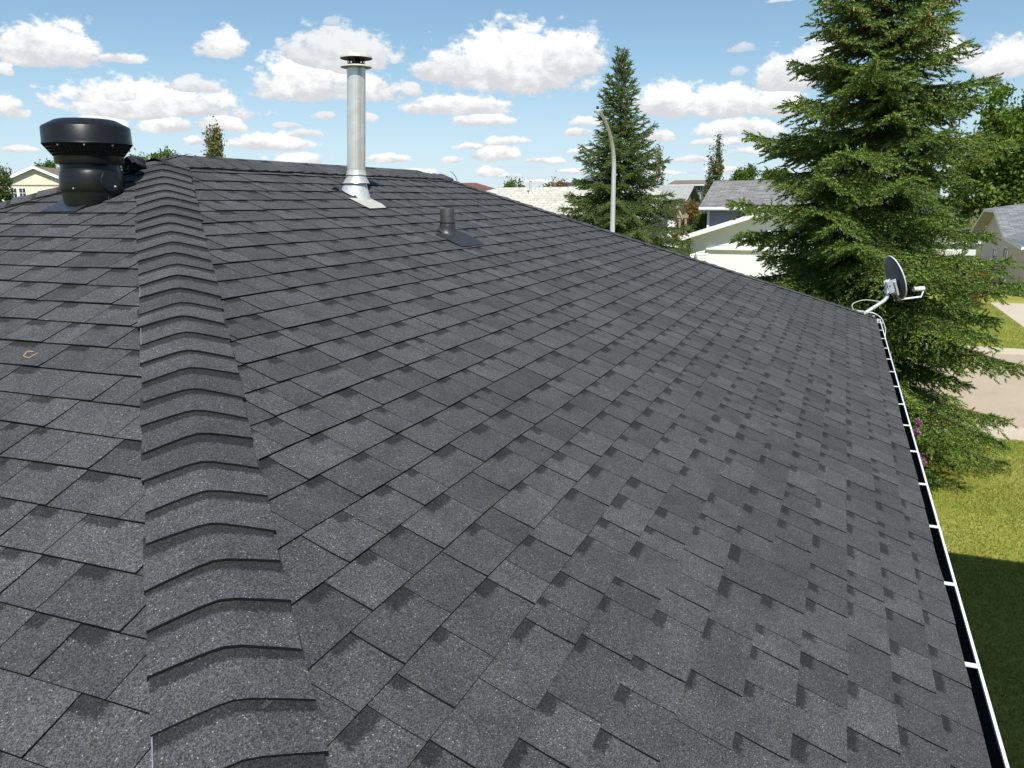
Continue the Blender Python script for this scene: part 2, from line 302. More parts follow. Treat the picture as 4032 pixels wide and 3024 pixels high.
class MB:
    """collects simple shapes into one mesh"""
    def __init__(s): s.v = []; s.f = []; s.m = []
    def add(s, vs, fs, m=0):
        b = len(s.v); s.v += [tuple(p) for p in vs]; s.f += [tuple(i + b for i in f) for f in fs]; s.m += [m] * len(fs); return s
    def box(s, a, b, m=0):
        x0, y0, z0 = a; x1, y1, z1 = b
        return s.add([(x0, y0, z0), (x1, y0, z0), (x1, y1, z0), (x0, y1, z0), (x0, y0, z1), (x1, y0, z1), (x1, y1, z1), (x0, y1, z1)],
                     [(3, 2, 1, 0), (4, 5, 6, 7), (0, 1, 5, 4), (1, 2, 6, 5), (2, 3, 7, 6), (3, 0, 4, 7)], m)
    def tube(s, pts, rad, n=10, m=0, caps=True):
        pts = [Vector(p) for p in pts]; rad = rad if isinstance(rad, (list, tuple)) else [rad] * len(pts); vs = []; fs = []
        prev = None
        for i, p in enumerate(pts):
            t = (pts[min(i + 1, len(pts) - 1)] - pts[max(i - 1, 0)]).normalized()
            a = t.orthogonal().normalized() if prev is None else (prev - t * prev.dot(t)).normalized(); prev = a; b = t.cross(a)
            for k in range(n):
                q = 2 * math.pi * k / n; vs.append(p + (a * math.cos(q) + b * math.sin(q)) * rad[i])
        for i in range(len(pts) - 1):
            for k in range(n): fs.append((i * n + k, i * n + (k + 1) % n, (i + 1) * n + (k + 1) % n, (i + 1) * n + k))
        if caps: fs += [tuple(range(n - 1, -1, -1)), tuple(range((len(pts) - 1) * n, len(pts) * n))]
        return s.add(vs, fs, m)
    def lathe(s, prof, c=(0, 0, 0), n=40, m=0, cap_bottom=False, cap_top=False, axis=None):
        c = Vector(c); vs = []; fs = []
        ax = Vector(axis).normalized() if axis else Vector((0, 0, 1)); e1 = ax.orthogonal().normalized() if axis else Vector((1, 0, 0)); e2 = ax.cross(e1)
        for r, z in prof:
            for k in range(n):
                q = 2 * math.pi * k / n; vs.append(c + ax * z + (e1 * math.cos(q) + e2 * math.sin(q)) * r)
        for i in range(len(prof) - 1):
            for k in range(n): fs.append((i * n + k, i * n + (k + 1) % n, (i + 1) * n + (k + 1) % n, (i + 1) * n + k))
        if cap_bottom: fs.append(tuple(range(n - 1, -1, -1)))
        if cap_top: fs.append(tuple(range((len(prof) - 1) * n, len(prof) * n)))
        return s.add(vs, fs, m)
    def prism(s, poly, ext, m=0, mside=None, mbot=None):
        """closed polygon (3-D points, top face outward) pushed along ext"""
        n = len(poly); poly = [Vector(p) for p in poly]; e = Vector(ext)
        s.add(poly + [p + e for p in poly], [], 0); b = len(s.v) - 2 * n
        s.f.append(tuple(b + i for i in range(n))); s.m.append(m)
        s.f.append(tuple(b + n + i for i in reversed(range(n)))); s.m.append(m if mbot is None else mbot)
        for i in range(n):
            j = (i + 1) % n; s.f.append((b + i, b + n + i, b + n + j, b + j)); s.m.append(m if mside is None else mside)
        return s
    def build(s, name, mats, parent=None, smooth=False, bevel=0.0):
        me = bpy.data.meshes.new(name); me.from_pydata(s.v, [], s.f); me.update()
        o = link(name, me, mats, parent, False)
        me.polygons.foreach_set('material_index', s.m)
        if smooth:
            me.polygons.foreach_set('use_smooth', [True] * len(me.polygons))
            me.set_sharp_from_angle(angle=R_(38))
        if bevel:
            b = o.modifiers.new('bevel', 'BEVEL'); b.width = bevel; b.segments = 2; b.limit_method = 'ANGLE'
        return o
def struct(name, mats, mb): return tag(mb.build(name, mats), kind='structure')

# ------------------------------------------------------------------ the setting
struct('ground', 'far_ground', MB().add([(-3000, -3000, -0.02), (3000, -3000, -0.02), (3000, 3000, -0.02), (-3000, 3000, -0.02)], [(0, 1, 2, 3)]))
struct('front_lawn', 'lawn', MB().add([(-20, -40, 0), (17.6, -40, 0), (17.6, 60, 0), (-20, 60, 0)], [(0, 1, 2, 3)]))
struct('lawn_across_street', 'lawn', MB().add([(28.7, -6.35, 0), (62, -6.35, 0), (62, 60, 0), (28.7, 60, 0)], [(0, 1, 2, 3)]))
struct('side_lawn_across_street', 'lawn', MB().add([(41.6, -40, 0), (62, -40, 0), (62, -6.355, 0), (41.6, -6.355, 0)], [(0, 1, 2, 3)]))
struct('street', 'street_surface', MB().add([(18.55, -80, -0.012), (27.75, -80, -0.012), (27.75, 120, -0.012), (18.55, 120, -0.012)], [(0, 1, 2, 3)]))
for nm, xa_, xb_ in (('near_sidewalk', 17.6, 18.55), ('far_sidewalk', 27.75, 28.7)):
    pr = empty(nm, ((xa_ + xb_) / 2, 0, 0)); tag(pr, kind='structure')
    for i in range(-14, 22):                         # poured slabs with open joints
        MB().box((xa_, i * 1.5 + 0.008, -0.08), (xb_, i * 1.5 + 1.492, 0.035)).build('slab', 'concrete', pr, bevel=0.01)
struct('driveway', 'concrete', MB().box((28.7, -13.0, -0.08), (41.5, -6.36, 0.012)))

# ------------------------------------------------------------------ our house: hip roof
H_E, G_, P_, W_, XD, L_ = CAM_Z - 1.5315, 0.4818, 0.415, 4.2485, -0.4129, 3.481
EXP, E0R, E0L = 0.143, 0.1966, 0.4986
SS = math.sqrt(1 + P_ * P_)
XA, XB, XC = XD + W_, XD + W_ + L_, XD + 2 * W_ + L_
YR, YE, YF = -G_ + W_, -G_, -G_ + 2 * W_
ZR = H_E + P_ * W_
A3, B3 = Vector((XA, YR, ZR)), Vector((XB, YR, ZR))
house = empty('hip_roofed_house', ((XD + XC) / 2, YR, 0))
tag(house, 'dark grey shingled hip roof house with white gutter in the foreground', 'house')
wl = 0.5
MB().box((XD + wl, YE + wl, 0), (XC - wl, YF - wl, H_E - 0.10)).build('wall', 'siding_taupe', house)
MB().box((XD + 0.02, YE + 0.06, H_E - 0.16), (XC - 0.02, YF - 0.02, H_E - 0.12)).build('soffit', 'white_trim', house)
fa = MB()
fa.box((XD + 0.02, YE + 0.035, H_E - 0.17), (XC - 0.02, YE + 0.055, H_E - 0.012)); fa.box((XC - 0.04, YE + 0.06, H_E - 0.17), (XC - 0.02, YF - 0.04, H_E - 0.012))
fa.box((XD + 0.02, YE + 0.06, H_E - 0.17), (XD + 0.04, YF - 0.04, H_E - 0.012)); fa.box((XD + 0.02, YF - 0.04, H_E - 0.17), (XC - 0.02, YF - 0.02, H_E - 0.012))
fa.build('fascia', 'white_paint', house)
def roof_base(name, pts): return MB().prism(pts, (0, 0, -0.016)).build(name, 'sheathing', house)
cD, cC, cF, cG = (XD, YE, H_E), (XC, YE, H_E), (XC, YF, H_E), (XD, YF, H_E)
right = roof_base('roof_plane', [cD, cC, tuple(B3), tuple(A3)]); right['label'] = 'long roof plane above the white gutter'
left = roof_base('roof_plane', [cG, cD, tuple(A3)]); left['label'] = 'triangular roof plane with the black vent'
far = roof_base('roof_plane', [cC, cF, tuple(B3)]); back = roof_base('roof_plane', [cF, cG, tuple(A3), tuple(B3)])

def plane_tabs(kind):
    """tabs of laminated shingle on one plane: (course, u0, u1, t0, t1, raise)"""
    rnd = random.Random(3 if kind == 'R' else 5); tabs = []
    tmax = W_ * SS; e0 = E0R if kind == 'R' else E0L
    while e0 > 0.16: e0 -= EXP
    k = 0
    while True:
        t1 = e0 + k * EXP; t0 = t1 - EXP
        if t0 > tmax: break
        t1 = min(t1, tmax + 0.012); lo, hi = -t1 / SS, (L_ + t1 / SS) if kind == 'R' else t1 / SS
        u = lo - rnd.random() * 0.2; i = rnd.randint(0, 1)
        while u < hi:
            wd = rnd.choice((0.13, 0.17, 0.20, 0.22, 0.25, 0.28)) * rnd.uniform(0.92, 1.08)
            if u + wd > lo: tabs.append((k, max(u, lo), min(u + wd, hi), t0, t1, i & 1, rnd.random(), rnd.random(), rnd.random()))
            u += wd; i += 1
        k += 1
    return tabs
def tab_geometry(kind, tb):
    """vertices, quads, tint and uv of one tab"""
    k, u0, u1, t0, t1, up, r1, r2, r3 = tb
    full = t1 - t0; rows = (-0.012, full * 0.45, full * 0.82, full); lift = 0.0016 if up else 0.0
    def edge_w(u): return 0.0022 * math.sin(u * 3.1 + k * 1.7) + 0.0016 * math.sin(u * 7.7 + k * 4.1)
    V = []; UV = []; g = 0.0012
    for bot in (0, 1):
        for ri, d in enumerate(rows):
            s_ = max(d, 0) / full
            for ci, u in enumerate((u0 + g, u1 - g)):
                t = t0 + d + (edge_w(u) if ri == 3 else 0.0)
                n = 0.0028 + 0.0062 * s_ ** 1.7 + lift * (0.35 + 0.65 * s_) + (0.0012 * math.sin(u * 5.3 + k * 2.9) if ri == 3 else 0)
                n += (0.0021 if ci == 0 else 0.0) * (0.4 + 0.6 * s_)
                if bot: n = 0.0008 if ri < 3 else 0.0016
                a = -t / SS
                if kind == 'R':
                    x = min(max(u, a + 0.06), L_ - a - 0.06); p = (XA + x, YR - t / SS, ZR - P_ * t / SS); N = (0, -P_ / SS, 1 / SS)
                else:
                    x = min(max(u, a + 0.06), -a - 0.06); p = (XA - t / SS, YR + x, ZR - P_ * t / SS); N = (-P_ / SS, 0, 1 / SS)
                V.append((p[0] + N[0] * n, p[1] + N[1] * n, p[2] + N[2] * n)); UV.append((ci if kind == 'R' else ci, 1 - s_))
    # top 0..7, bottom 8..15; index = row*2+col
    fl = (lambda f: f) if kind == 'R' else (lambda f: tuple(reversed(f)))
    F = [fl((2 * i + 2, 2 * i + 3, 2 * i + 1, 2 * i)) for i in range(3)]
    F += [fl((2 * i, 2 * i + 8, 2 * i + 10, 2 * i + 2)) for i in range(3)] + [fl((2 * i + 3, 2 * i + 11, 2 * i + 9, 2 * i + 1)) for i in range(3)]
    F += [fl((6, 14, 15, 7))]
    M = [0, 0, 0] + [1] * 7
    bright = (0.84 + 0.36 * r1) * (1.04 if up else 0.95)
    patch = 0.46 + 0.22 * r2 if r3 < 0.86 else 2.0
    T = [(bright, patch, 0.64 + 0.14 * r3)] * 16
    return V, F, M, T, UV
Rm = np.array([_r, _u, _fw])
def px_area(V):
    q = (np.array(V[:8]) - np.array([0, 0, CAM_Z])) @ Rm.T
    if (q[:, 2] < 0.3).any(): return 0.0
    x = q[:, 0] / q[:, 2] * 0.7913; y = q[:, 1] / q[:, 2] * 0.7913
    if x.max() < -0.5 or x.min() > 0.5 or y.min() > 0.375 or y.max() < -0.375: return 0.0
    x = np.clip(x, -0.5, 0.5); y = np.clip(y, -0.375, 0.375)
    i = [0, 1, 7, 6]; return abs(sum(x[i[j]] * y[i[(j + 1) % 4]] - x[i[(j + 1) % 4]] * y[i[j]] for j in range(4))) / 2
allt = []
for kind in ('R', 'L'):
    for tb in plane_tabs(kind):
        ge = tab_geometry(kind, tb); allt.append((px_area(ge[0]), kind, ge))
allt.sort(key=lambda a: -a[0])
for _, kind, (V, F, M, T, UV) in allt[:300]:
    link('shingle', np_mesh('shingle', np.array(V), np.array(F), np.array(T), M, np.array(UV)), ['granule_shingle', 'asphalt_edge'], right if kind == 'R' else left)
for kind, par in (('R', right), ('L', left)):
    Vs, Fs, Ms, Ts, Us, b = [], [], [], [], [], 0
    for _, kd, (V, F, M, T, UV) in allt[300:]:
        if kd == kind:
            Vs += V; Fs += [tuple(i + b for i in f) for f in F]; Ms += M; Ts += T; Us += UV; b += 16
    o = link('shingles', np_mesh('shingles', np.array(Vs), np.array(Fs), np.array(Ts), Ms, np.array(Us)), ['granule_shingle', 'asphalt_edge'], par); o['kind'] = 'stuff'

def caps(name, S, d, lat, c, start, count, step, label, flip=False, half=0.147):
    """bent cap shingles along a hip or ridge; d points the way the butts face"""
    S = Vector(S); d = Vector(d).normalized(); lat = Vector(lat).normalized()
    par = empty(name, tuple(S)); par.parent = house; par.matrix_parent_inverse = world_of(house).inverted(); par['label'] = label
    rnd = random.Random(int(S.x * 100) + int(d.y * 50) + 9); QS = (-1, -0.986, -0.6, -0.22, 0.0, 0.22, 0.6, 1); cols = len(QS)
    for j in range(count):
        b = start + (j + 1) * step + rnd.uniform(-0.006, 0.006); a = max(b - step - 0.05, -0.015)
        wob = rnd.uniform(-0.006, 0.006); skew = rnd.uniform(-0.014, 0.014); V, T, UV = [], [], []
        br = 0.80 + 0.40 * rnd.random(); pale = rnd.random() < 0.15 and name == 'hip_cap_row'
        for bot in (0, 1):
            for ri, (s_, up) in enumerate(((a, 0.0), (a + (b - a) * 0.6, 0.002), (b, 0.0062 + rnd.uniform(0, 0.003)))):
                for ci in range(cols):
                    qn = QS[ci]; q = qn * half + wob
                    z = 0.0142 + c * 0.002 - c * (math.sqrt(q * q + 0.025 ** 2)) + up
                    ss = s_ + (skew * qn if ri == 2 else 0)
                    if bot: z -= 0.0052 if ri == 2 else 0.005
                    if bot and ci in (0, cols - 1): z -= 0.006
                    p = S + d * ss + lat * q + Vector((0, 0, z)); V.append(tuple(p)); T.append((br, -1.0, 0.74)); UV.append((ci / (cols - 1), 1 - (s_ - b + step) / step))
        n = cols * 3; F, M = [], []
        for ri in range(2):
            for ci in range(cols - 1):
                i = ri * cols + ci; F.append((i, i + 1, i + cols + 1, i + cols)); M.append(2 if ci == 0 and pale else 0)
            F.append((ri * cols, ri * cols + cols, ri * cols + cols + n, ri * cols + n)); M.append(2)
            e = ri * cols + cols - 1; F.append((e, e + n, e + cols + n, e + cols)); M.append(1)
        for ci in range(cols - 1):
            i = 2 * cols + ci; F.append((i, i + 1, i + 1 + n, i + n)); M.append(1)
        if flip: F = [tuple(reversed(f)) for f in F]
        link('cap_shingle', np_mesh('cap_shingle', np.array(V), np.array(F), np.array(T), M, np.array(UV)), ['granule_shingle', 'asphalt_edge', 'cap_cut_edge' if name == 'hip_cap_row' else 'asphalt_edge'], par)
HC = P_ / math.sqrt(2)
caps('hip_cap_row', A3, (-1, -1, -P_), (1, -1, 0), HC, 0.0, 45, 0.1368, 'row of bent cap shingles over the near hip')
caps('far_hip_cap_row', B3, (1, -1, -P_), (1, 1, 0), HC, 0.0, 45, 0.1368, 'row of cap shingles over the far hip')
caps('side_hip_cap_row', A3, (-1, 1, -P_), (-1, -1, 0), HC, 0.0, 45, 0.1368, 'row of cap shingles over the side hip')
caps('ridge_cap_row', A3 + Vector((-0.05, 0, 0.004)), (1, 0, 0), (0, 1, 0), P_, 0.0, 27, 0.1368, 'row of cap shingles over the ridge')
# flip faces check is not needed: cap faces are rendered two-sided

# gutter with hanger straps
GX0, GX1 = XD - 0.05, XC + 0.02
prof = [(0.034, 0.0), (0.034, -0.105), (-0.028, -0.105), (-0.040, -0.085), (-0.046, -0.055), (-0.064, -0.038), (-0.070, -0.004), (-0.061, -0.002), (-0.060, -0.010)]
gm = MB(); lining = MB()
ys = [(YE + y, H_E - 0.018 + z) for y, z in prof]
gm.add([(GX0, *p) for p in ys] + [(GX1, *p) for p in ys], [(i, i + 1, i + 1 + len(ys), i + len(ys)) for i in range(len(ys) - 1)])
gm.add([(GX1, *p) for p in ys[:7]], [tuple(range(7))]); gm.add([(GX0, *p) for p in ys[:7]], [tuple(range(7))])
gut = gm.build('gutter', 'white_paint', house); gut['label'] = 'white gutter with hanger straps along the eave'
sm = gut.modifiers.new('thickness', 'SOLIDIFY'); sm.thickness = 0.0018; sm.offset = 0
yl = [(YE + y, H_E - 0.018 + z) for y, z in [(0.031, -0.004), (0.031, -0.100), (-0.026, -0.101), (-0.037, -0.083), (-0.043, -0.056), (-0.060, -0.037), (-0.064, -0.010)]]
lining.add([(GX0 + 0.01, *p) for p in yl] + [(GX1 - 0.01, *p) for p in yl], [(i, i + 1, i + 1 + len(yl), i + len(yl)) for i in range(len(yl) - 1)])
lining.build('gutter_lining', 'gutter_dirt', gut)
for i in range(-4, 14):
    x = 2.8686 + i * 0.6407
    if x < XC - 0.1 and x > XD:
        MB().box((x - 0.012, YE - 0.062, H_E - 0.0185), (x + 0.012, YE + 0.020, H_E - 0.0145)).build('strap', 'white_paint', gut)
MB().box((XC - 0.22, YE - 0.056, H_E - 0.019), (XC - 0.197, YE + 0.02, H_E - 0.015)).build('strap', 'white_paint', gut)

# ------------------------------------------------------------------ things on the roof
def on_left(X, Y, n=0.0): return Vector((X, Y, ZR - P_ * (XA - X))) + Vector((-P_ / SS, 0, 1 / SS)) * n
def on_right(X, Y, n=0.0): return Vector((X, Y, ZR - P_ * (YR - Y))) + Vector((0, -P_ / SS, 1 / SS)) * n
def sheet(corners, onf, n0, thick=0.002):
    a = [onf(x, y, n0 + thick) for x, y in corners]; b = [onf(x, y, n0) for x, y in corners]; k = len(a)
    return MB().add(a + b, [tuple(range(k)), tuple(reversed(range(k, 2 * k)))] + [(i, (i + 1) % k + 0, (i + 1) % k + k, i + k) for i in range(k)])
# -- black attic vent
vx, vy = 3.300, 3.735
vb = on_left(vx, vy)
vent = empty('attic_vent', tuple(vb)); tag(vent, 'black round attic vent with drum cap near the roof peak', 'roof vent')
z0 = CAM_Z - 0.022; VS = 0.885      # height datum and radius scale of the vent
def VL(prof, n=64): return MB().lathe([(r * VS, z) for r, z in prof], c0, n)
c0 = (vx, vy, 0)
o = VL([(0.0, z0 + 0.436), (0.150, z0 + 0.434), (0.168, z0 + 0.430), (0.236, z0 + 0.398), (0.241, z0 + 0.392), (0.2435, z0 + 0.318), (0.247, z0 + 0.309), (0.240, z0 + 0.308)], 64).build('drum_cap', 'vent_black', vent, smooth=True)
lo_ = VL([(0.238, z0 + 0.308), (0.186, z0 + 0.247)], 64).build('louvre_screen', 'vent_mesh', vent, smooth=True)
for k in range(56):
    q = 2 * math.pi * k / 56; ca, sa = math.cos(q), math.sin(q)
    MB().tube([(vx + ca * 0.2415 * VS, vy + sa * 0.2415 * VS, z0 + 0.308), (vx + ca * 0.188 * VS, vy + sa * 0.188 * VS, z0 + 0.247)], 0.0022, 4).build('louvre_rib', 'vent_black', lo_)
for rr_, zz in ((0.226, 0.290), (0.213, 0.274), (0.200, 0.259)):
    VL([(rr_ + 0.003, z0 + zz), (rr_ + 0.005, z0 + zz + 0.003), (rr_ + 0.002, z0 + zz + 0.004)], 56).build('louvre_ring', 'vent_black', lo_)
VL([(0.180, z0 + 0.250), (0.190, z0 + 0.248), (0.1885, z0 + 0.212), (0.184, z0 + 0.207), (0.166, z0 + 0.206)], 64).build('collar', 'vent_black', vent, smooth=True)
VL([(0.164, z0 + 0.215), (0.163, z0 + 0.178), (0.166, z0 + 0.172), (0.174, z0 + 0.150), (0.178, z0 + 0.120), (0.177, z0 + 0.090), (0.172, z0 + 0.066), (0.170, z0 + 0.064)], 64).build('adjustable_neck', 'vent_black', vent, smooth=True)
# skewed base: top ring level, lower ring lies on the slope
n = 64; bv = []; rings = [(0.171, 0.066, 0.0), (0.168, 0.056, 0.05), (0.165, 0.035, 0.35), (0.156, 0.0, 0.75), (0.150, -0.02, 0.96), (0.165, -0.02, 1.0)]
bm_ = MB()
for r, zz, f in rings:
    for k in range(n):
        q = 2 * math.pi * k / n; x, y = vx + r * VS * math.cos(q), vy + r * VS * math.sin(q)
        zs = on_left(x, y).z + 0.006; zt = z0 + zz
        bv.append((x - 0.0 * f, y, min(zt, 10) * (1 - f) + zs * f if zt > zs or f >= 0.9 else zs + 0.004))
bm_.add(bv, [(i * n + k, i * n + (k + 1) % n, (i + 1) * n + (k + 1) % n, (i + 1) * n + k) for i in range(len(rings) - 1) for k in range(n)])
bm_.build('base', 'vent_black', vent, smooth=True)
# round pivot plate on the neck, turned to the right
pd_ = Vector((-0.12, -0.99, 0.10)).normalized(); pc = Vector((vx, vy, z0 + 0.105)) + pd_ * 0.130
MB().lathe([(0.0, 0.028), (0.052, 0.027), (0.056, 0.022), (0.057, -0.012)], tuple(pc), 36, axis=tuple(pd_)).build('pivot_plate', 'vent_black', vent, smooth=True)
MB().tube([pc + Vector((0.02, 0.02, -0.02)), pc + Vector((-0.02, -0.016, -0.090))], [0.007, 0.005], 8).build('lever', 'vent_black', vent)
def vscrew(az, r, z):
    c = Vector((vx + r * VS * math.cos(az), vy + r * VS * math.sin(az), z0 + z)); d = Vector((math.cos(az), math.sin(az), -0.2))
    MB().lathe([(0.0, 0.006), (0.004, 0.005), (0.0058, 0.001), (0.0058, -0.002)], tuple(c), 10, axis=tuple(d)).build('screw', 'screw_zinc', vent, smooth=True)
face = math.atan2(-vy, -vx)
for da in (-0.72, -0.08, 0.58): vscrew(face + da, 0.231, 0.2985)
vscrew(face - 0.62, 0.172, 0.083); vscrew(face + 0.62, 0.206, 0.092)
sheet([(3.112, 3.905), (3.112, 3.66), (3.21, 3.66), (3.262, 3.905)], on_left, 0.0135).build('flange', 'vent_flange', vent)
# -- crumpled black cloth
rng = np.random.default_rng(4)
cl = bpy.data.objects
def lump(name, c, rad, seed, mat, amp=0.35, nu=28, nv=16, floor=None, parent=None):
    r = np.random.default_rng(seed); ph = r.uniform(0, 6.28, (6, 3)); fq = r.uniform(1.5, 5, (6, 3)); V = []
    for i in range(nv + 1):
        th = math.pi * i / nv
        for j in range(nu):
            fi = 2 * math.pi * j / nu; d = np.array([math.sin(th) * math.cos(fi), math.sin(th) * math.sin(fi), math.cos(th)])
            k = 1 + amp * sum(math.sin(d @ fq[a] * 1.6 + ph[a, 0]) for a in range(6)) / 6
            p = Vector(c) + Vector((d[0] * rad[0] * k, d[1] * rad[1] * k, d[2] * rad[2] * k))
            if floor and p.z < floor(p): p.z = floor(p)
            V.append(p)
    F = [(i * nu + j, i * nu + (j + 1) % nu, (i + 1) * nu + (j + 1) % nu, (i + 1) * nu + j) for i in range(nv) for j in range(nu)]
    return MB().add(V, F).build(name, mat, parent, smooth=False)
clp = on_left(3.66, 3.79, 0.03)
o = lump('crumpled_cloth', clp, (0.05, 0.065, 0.055), 11, 'cloth_black', 0.5, floor=lambda p: on_left(p.x, p.y, 0.018).z)
o.data.polygons.foreach_set('use_smooth', [True] * len(o.data.polygons))
tag(o, 'crumpled black cloth lying by the hip caps behind the attic vent', 'cloth')
z0 = CAM_Z
# -- metal flue pipe
fx, fy = 5.13, 3.262
fb = on_right(fx, fy); flue = empty('flue_pipe', tuple(fb)); tag(flue, 'tall galvanised flue pipe with round rain cap on the roof', 'flue pipe')
f0 = (fx, fy, 0); fz = fb.z
MB().lathe([(0.0645, fz + 0.06), (0.0645, z0 + 0.905)], f0, 40, cap_top=True).build('pipe', 'galvanised', flue, smooth=True)
MB().tube([(fx - 0.0585, fy - 0.031, fz + 0.16), (fx - 0.0585, fy - 0.031, z0 + 0.895)], 0.0022, 6).build('pipe_seam', 'galvanised', flue)
MB().lathe([(0.066, fz + 0.178), (0.068, fz + 0.172), (0.069, fz + 0.135), (0.093, fz + 0.095), (0.095, fz + 0.090), (0.092, fz + 0.091)], f0, 44).build('storm_collar', 'galvanised', flue, smooth=True)
MB().tube([(fx + 0.071 * math.cos(a), fy + 0.071 * math.sin(a), fz + 0.148 + 0.002 * math.sin(5 * a)) for a in np.linspace(0, 6.2, 30)], 0.0045, 6).build('sealant_bead', 'flange_metal', flue, smooth=True)
bm_ = MB(); vs = []; n = 44
for r, f in ((0.074, 0.0), (0.078, 0.12), (0.094, 0.70), (0.101, 1.0)):
    for k in range(n):
        q = 2 * math.pi * k / n; x, y = fx + r * math.cos(q), fy + r * math.sin(q); vs.append((x, y, (fz + 0.10) * (1 - f) + (on_right(x, y).z + 0.016) * f))
bm_.add(vs, [(i * n + k, i * n + (k + 1) % n, (i + 1) * n + (k + 1) % n, (i + 1) * n + k) for i in range(3) for k in range(n)]).build('flashing_cone', 'galvanised_bright', flue, smooth=True)
sheet([(4.925, 3.03), (5.15, 3.036), (5.20, 3.10), (5.20, 3.20), (4.935, 3.20)], on_right, 0.0135).build('flashing_flange', 'flange_metal', flue)
MB().lathe([(0.0, z0 + 0.908), (0.100, z0 + 0.903), (0.1085, z0 + 0.893), (0.106, z0 + 0.892), (0.066, z0 + 0.896)], f0, 44).build('lower_disc', 'cap_cream', flue, smooth=True)
MB().lathe([(0.062, z0 + 0.900), (0.062, z0 + 0.916), (0.058, z0 + 0.916)], f0, 40).build('cap_ring', 'dark_steel', flue, smooth=True)
MB().lathe([(0.030, z0 + 0.900), (0.030, z0 + 0.955)], f0, 24).build('inner_throat', 'vent_mesh', flue, smooth=True)
for k in range(6):
    q = k * math.pi / 3 + 0.35; MB().box((-0.0015, -0.007, 0), (0.0015, 0.007, 0.045)).build('cap_bracket', 'dark_steel', flue)
    ob = COL.objects[-1]; ob.matrix_parent_inverse = world_of(flue).inverted(); ob.matrix_basis = Matrix.Translation((fx + 0.058 * math.cos(q), fy + 0.058 * math.sin(q), z0 + 0.912)) @ Matrix.Rotation(q, 4, 'Z')
MB().lathe([(0.108, z0 + 0.950), (0.112, z0 + 0.952), (0.109, z0 + 0.962), (0.094, z0 + 0.977), (0.070, z0 + 0.986), (0.060, z0 + 0.992), (0.036, z0 + 0.998), (0.0, z0 + 1.0)], f0, 44).build('rain_cap', 'cap_cream', flue, smooth=True)
MB().lathe([(0.109, z0 + 0.9495), (0.060, z0 + 0.960), (0.0, z0 + 0.962)], f0, 44).build('cap_underside', 'dark_steel', flue, smooth=True)
for k_, (sx_, sy_, sr_) in enumerate(((4.985, 3.345, 0.028), (5.01, 3.36, 0.020), (5.03, 3.215, 0.014))):
    lump('sealant_smear', on_right(sx_, sy_, 0.012), (sr_, sr_ * 0.8, 0.012), 40 + k_, 'cloth_black', 0.8, 16, 8, parent=flue)
for ob in flue.children:                          # the pipe stands a little out of plumb
    if 'flashing' not in ob.name and 'bracket' not in ob.name and 'smear' not in ob.name:
        for v_ in ob.data.vertices:
            k_ = max(0.0, (v_.co.z - fz) / (z0 + 0.9 - fz)); v_.co.x += 0.015 * k_; v_.co.y -= 0.038 * k_
    elif 'bracket' in ob.name: ob.matrix_basis = Matrix.Translation((0.015, -0.038, 0)) @ ob.matrix_basis
# -- plumbing vent
px_, py_ = 5.285, 2.615
pb_ = on_right(px_, py_); pv_ = empty('plumbing_vent', tuple(pb_)); tag(pv_, 'short black plumbing vent stub with rubber boot', 'vent pipe')
MB().lathe([(0.0505, pb_.z + 0.02), (0.0505, pb_.z + 0.178), (0.0495, pb_.z + 0.180), (0.0455, pb_.z + 0.179), (0.0455, pb_.z + 0.05)], (px_, py_, 0), 36).build('stub_pipe', 'abs_pipe', pv_, smooth=True)
MB().lathe([(0.0515, pb_.z + 0.092), (0.0545, pb_.z + 0.089), (0.0545, pb_.z + 0.076), (0.0525, pb_.z + 0.073)], (px_, py_, 0), 36).build('clamp_band', 'rubber_boot', pv_, smooth=True)
vs = []; n = 36
for r, f in ((0.052, 0.0), (0.054, 0.08), (0.0555, 0.15), (0.0565, 0.40), (0.060, 0.68), (0.067, 0.90), (0.074, 1.0)):
    for k in range(n):
        q = 2 * math.pi * k / n; x, y = px_ + r * math.cos(q), py_ + r * math.sin(q); vs.append((x, y, (pb_.z + 0.078) * (1 - f) + (on_right(x, y).z + 0.014) * f))
MB().add(vs, [(i * n + k, i * n + (k + 1) % n, (i + 1) * n + (k + 1) % n, (i + 1) * n + k) for i in range(6) for k in range(n)]).build('rubber_boot', 'rubber_boot', pv_, smooth=True)
sheet([(5.085, 2.415), (5.44, 2.405), (5.50, 2.51), (5.50, 2.62), (5.09, 2.62)], on_right, 0.0135).build('boot_flange', 'boot_flange', pv_)
# -- tan loop of fibre lying on the left plane
lp = []
lc = on_left(1.52, 2.57)
for i in range(22):
    q = i / 21 * 5.6; lp.append(on_left(1.975 + 0.016 * math.cos(q), 2.62 + 0.028 * math.sin(q) * (1 + 0.3 * math.cos(q)), 0.014 + 0.003 * math.sin(3 * q)))
o = MB().tube(lp, 0.0016, 6).build('fibre_loop', 'tan_fibre'); tag(o, 'small tan loop of fibre lying on the left roof plane', 'debris')
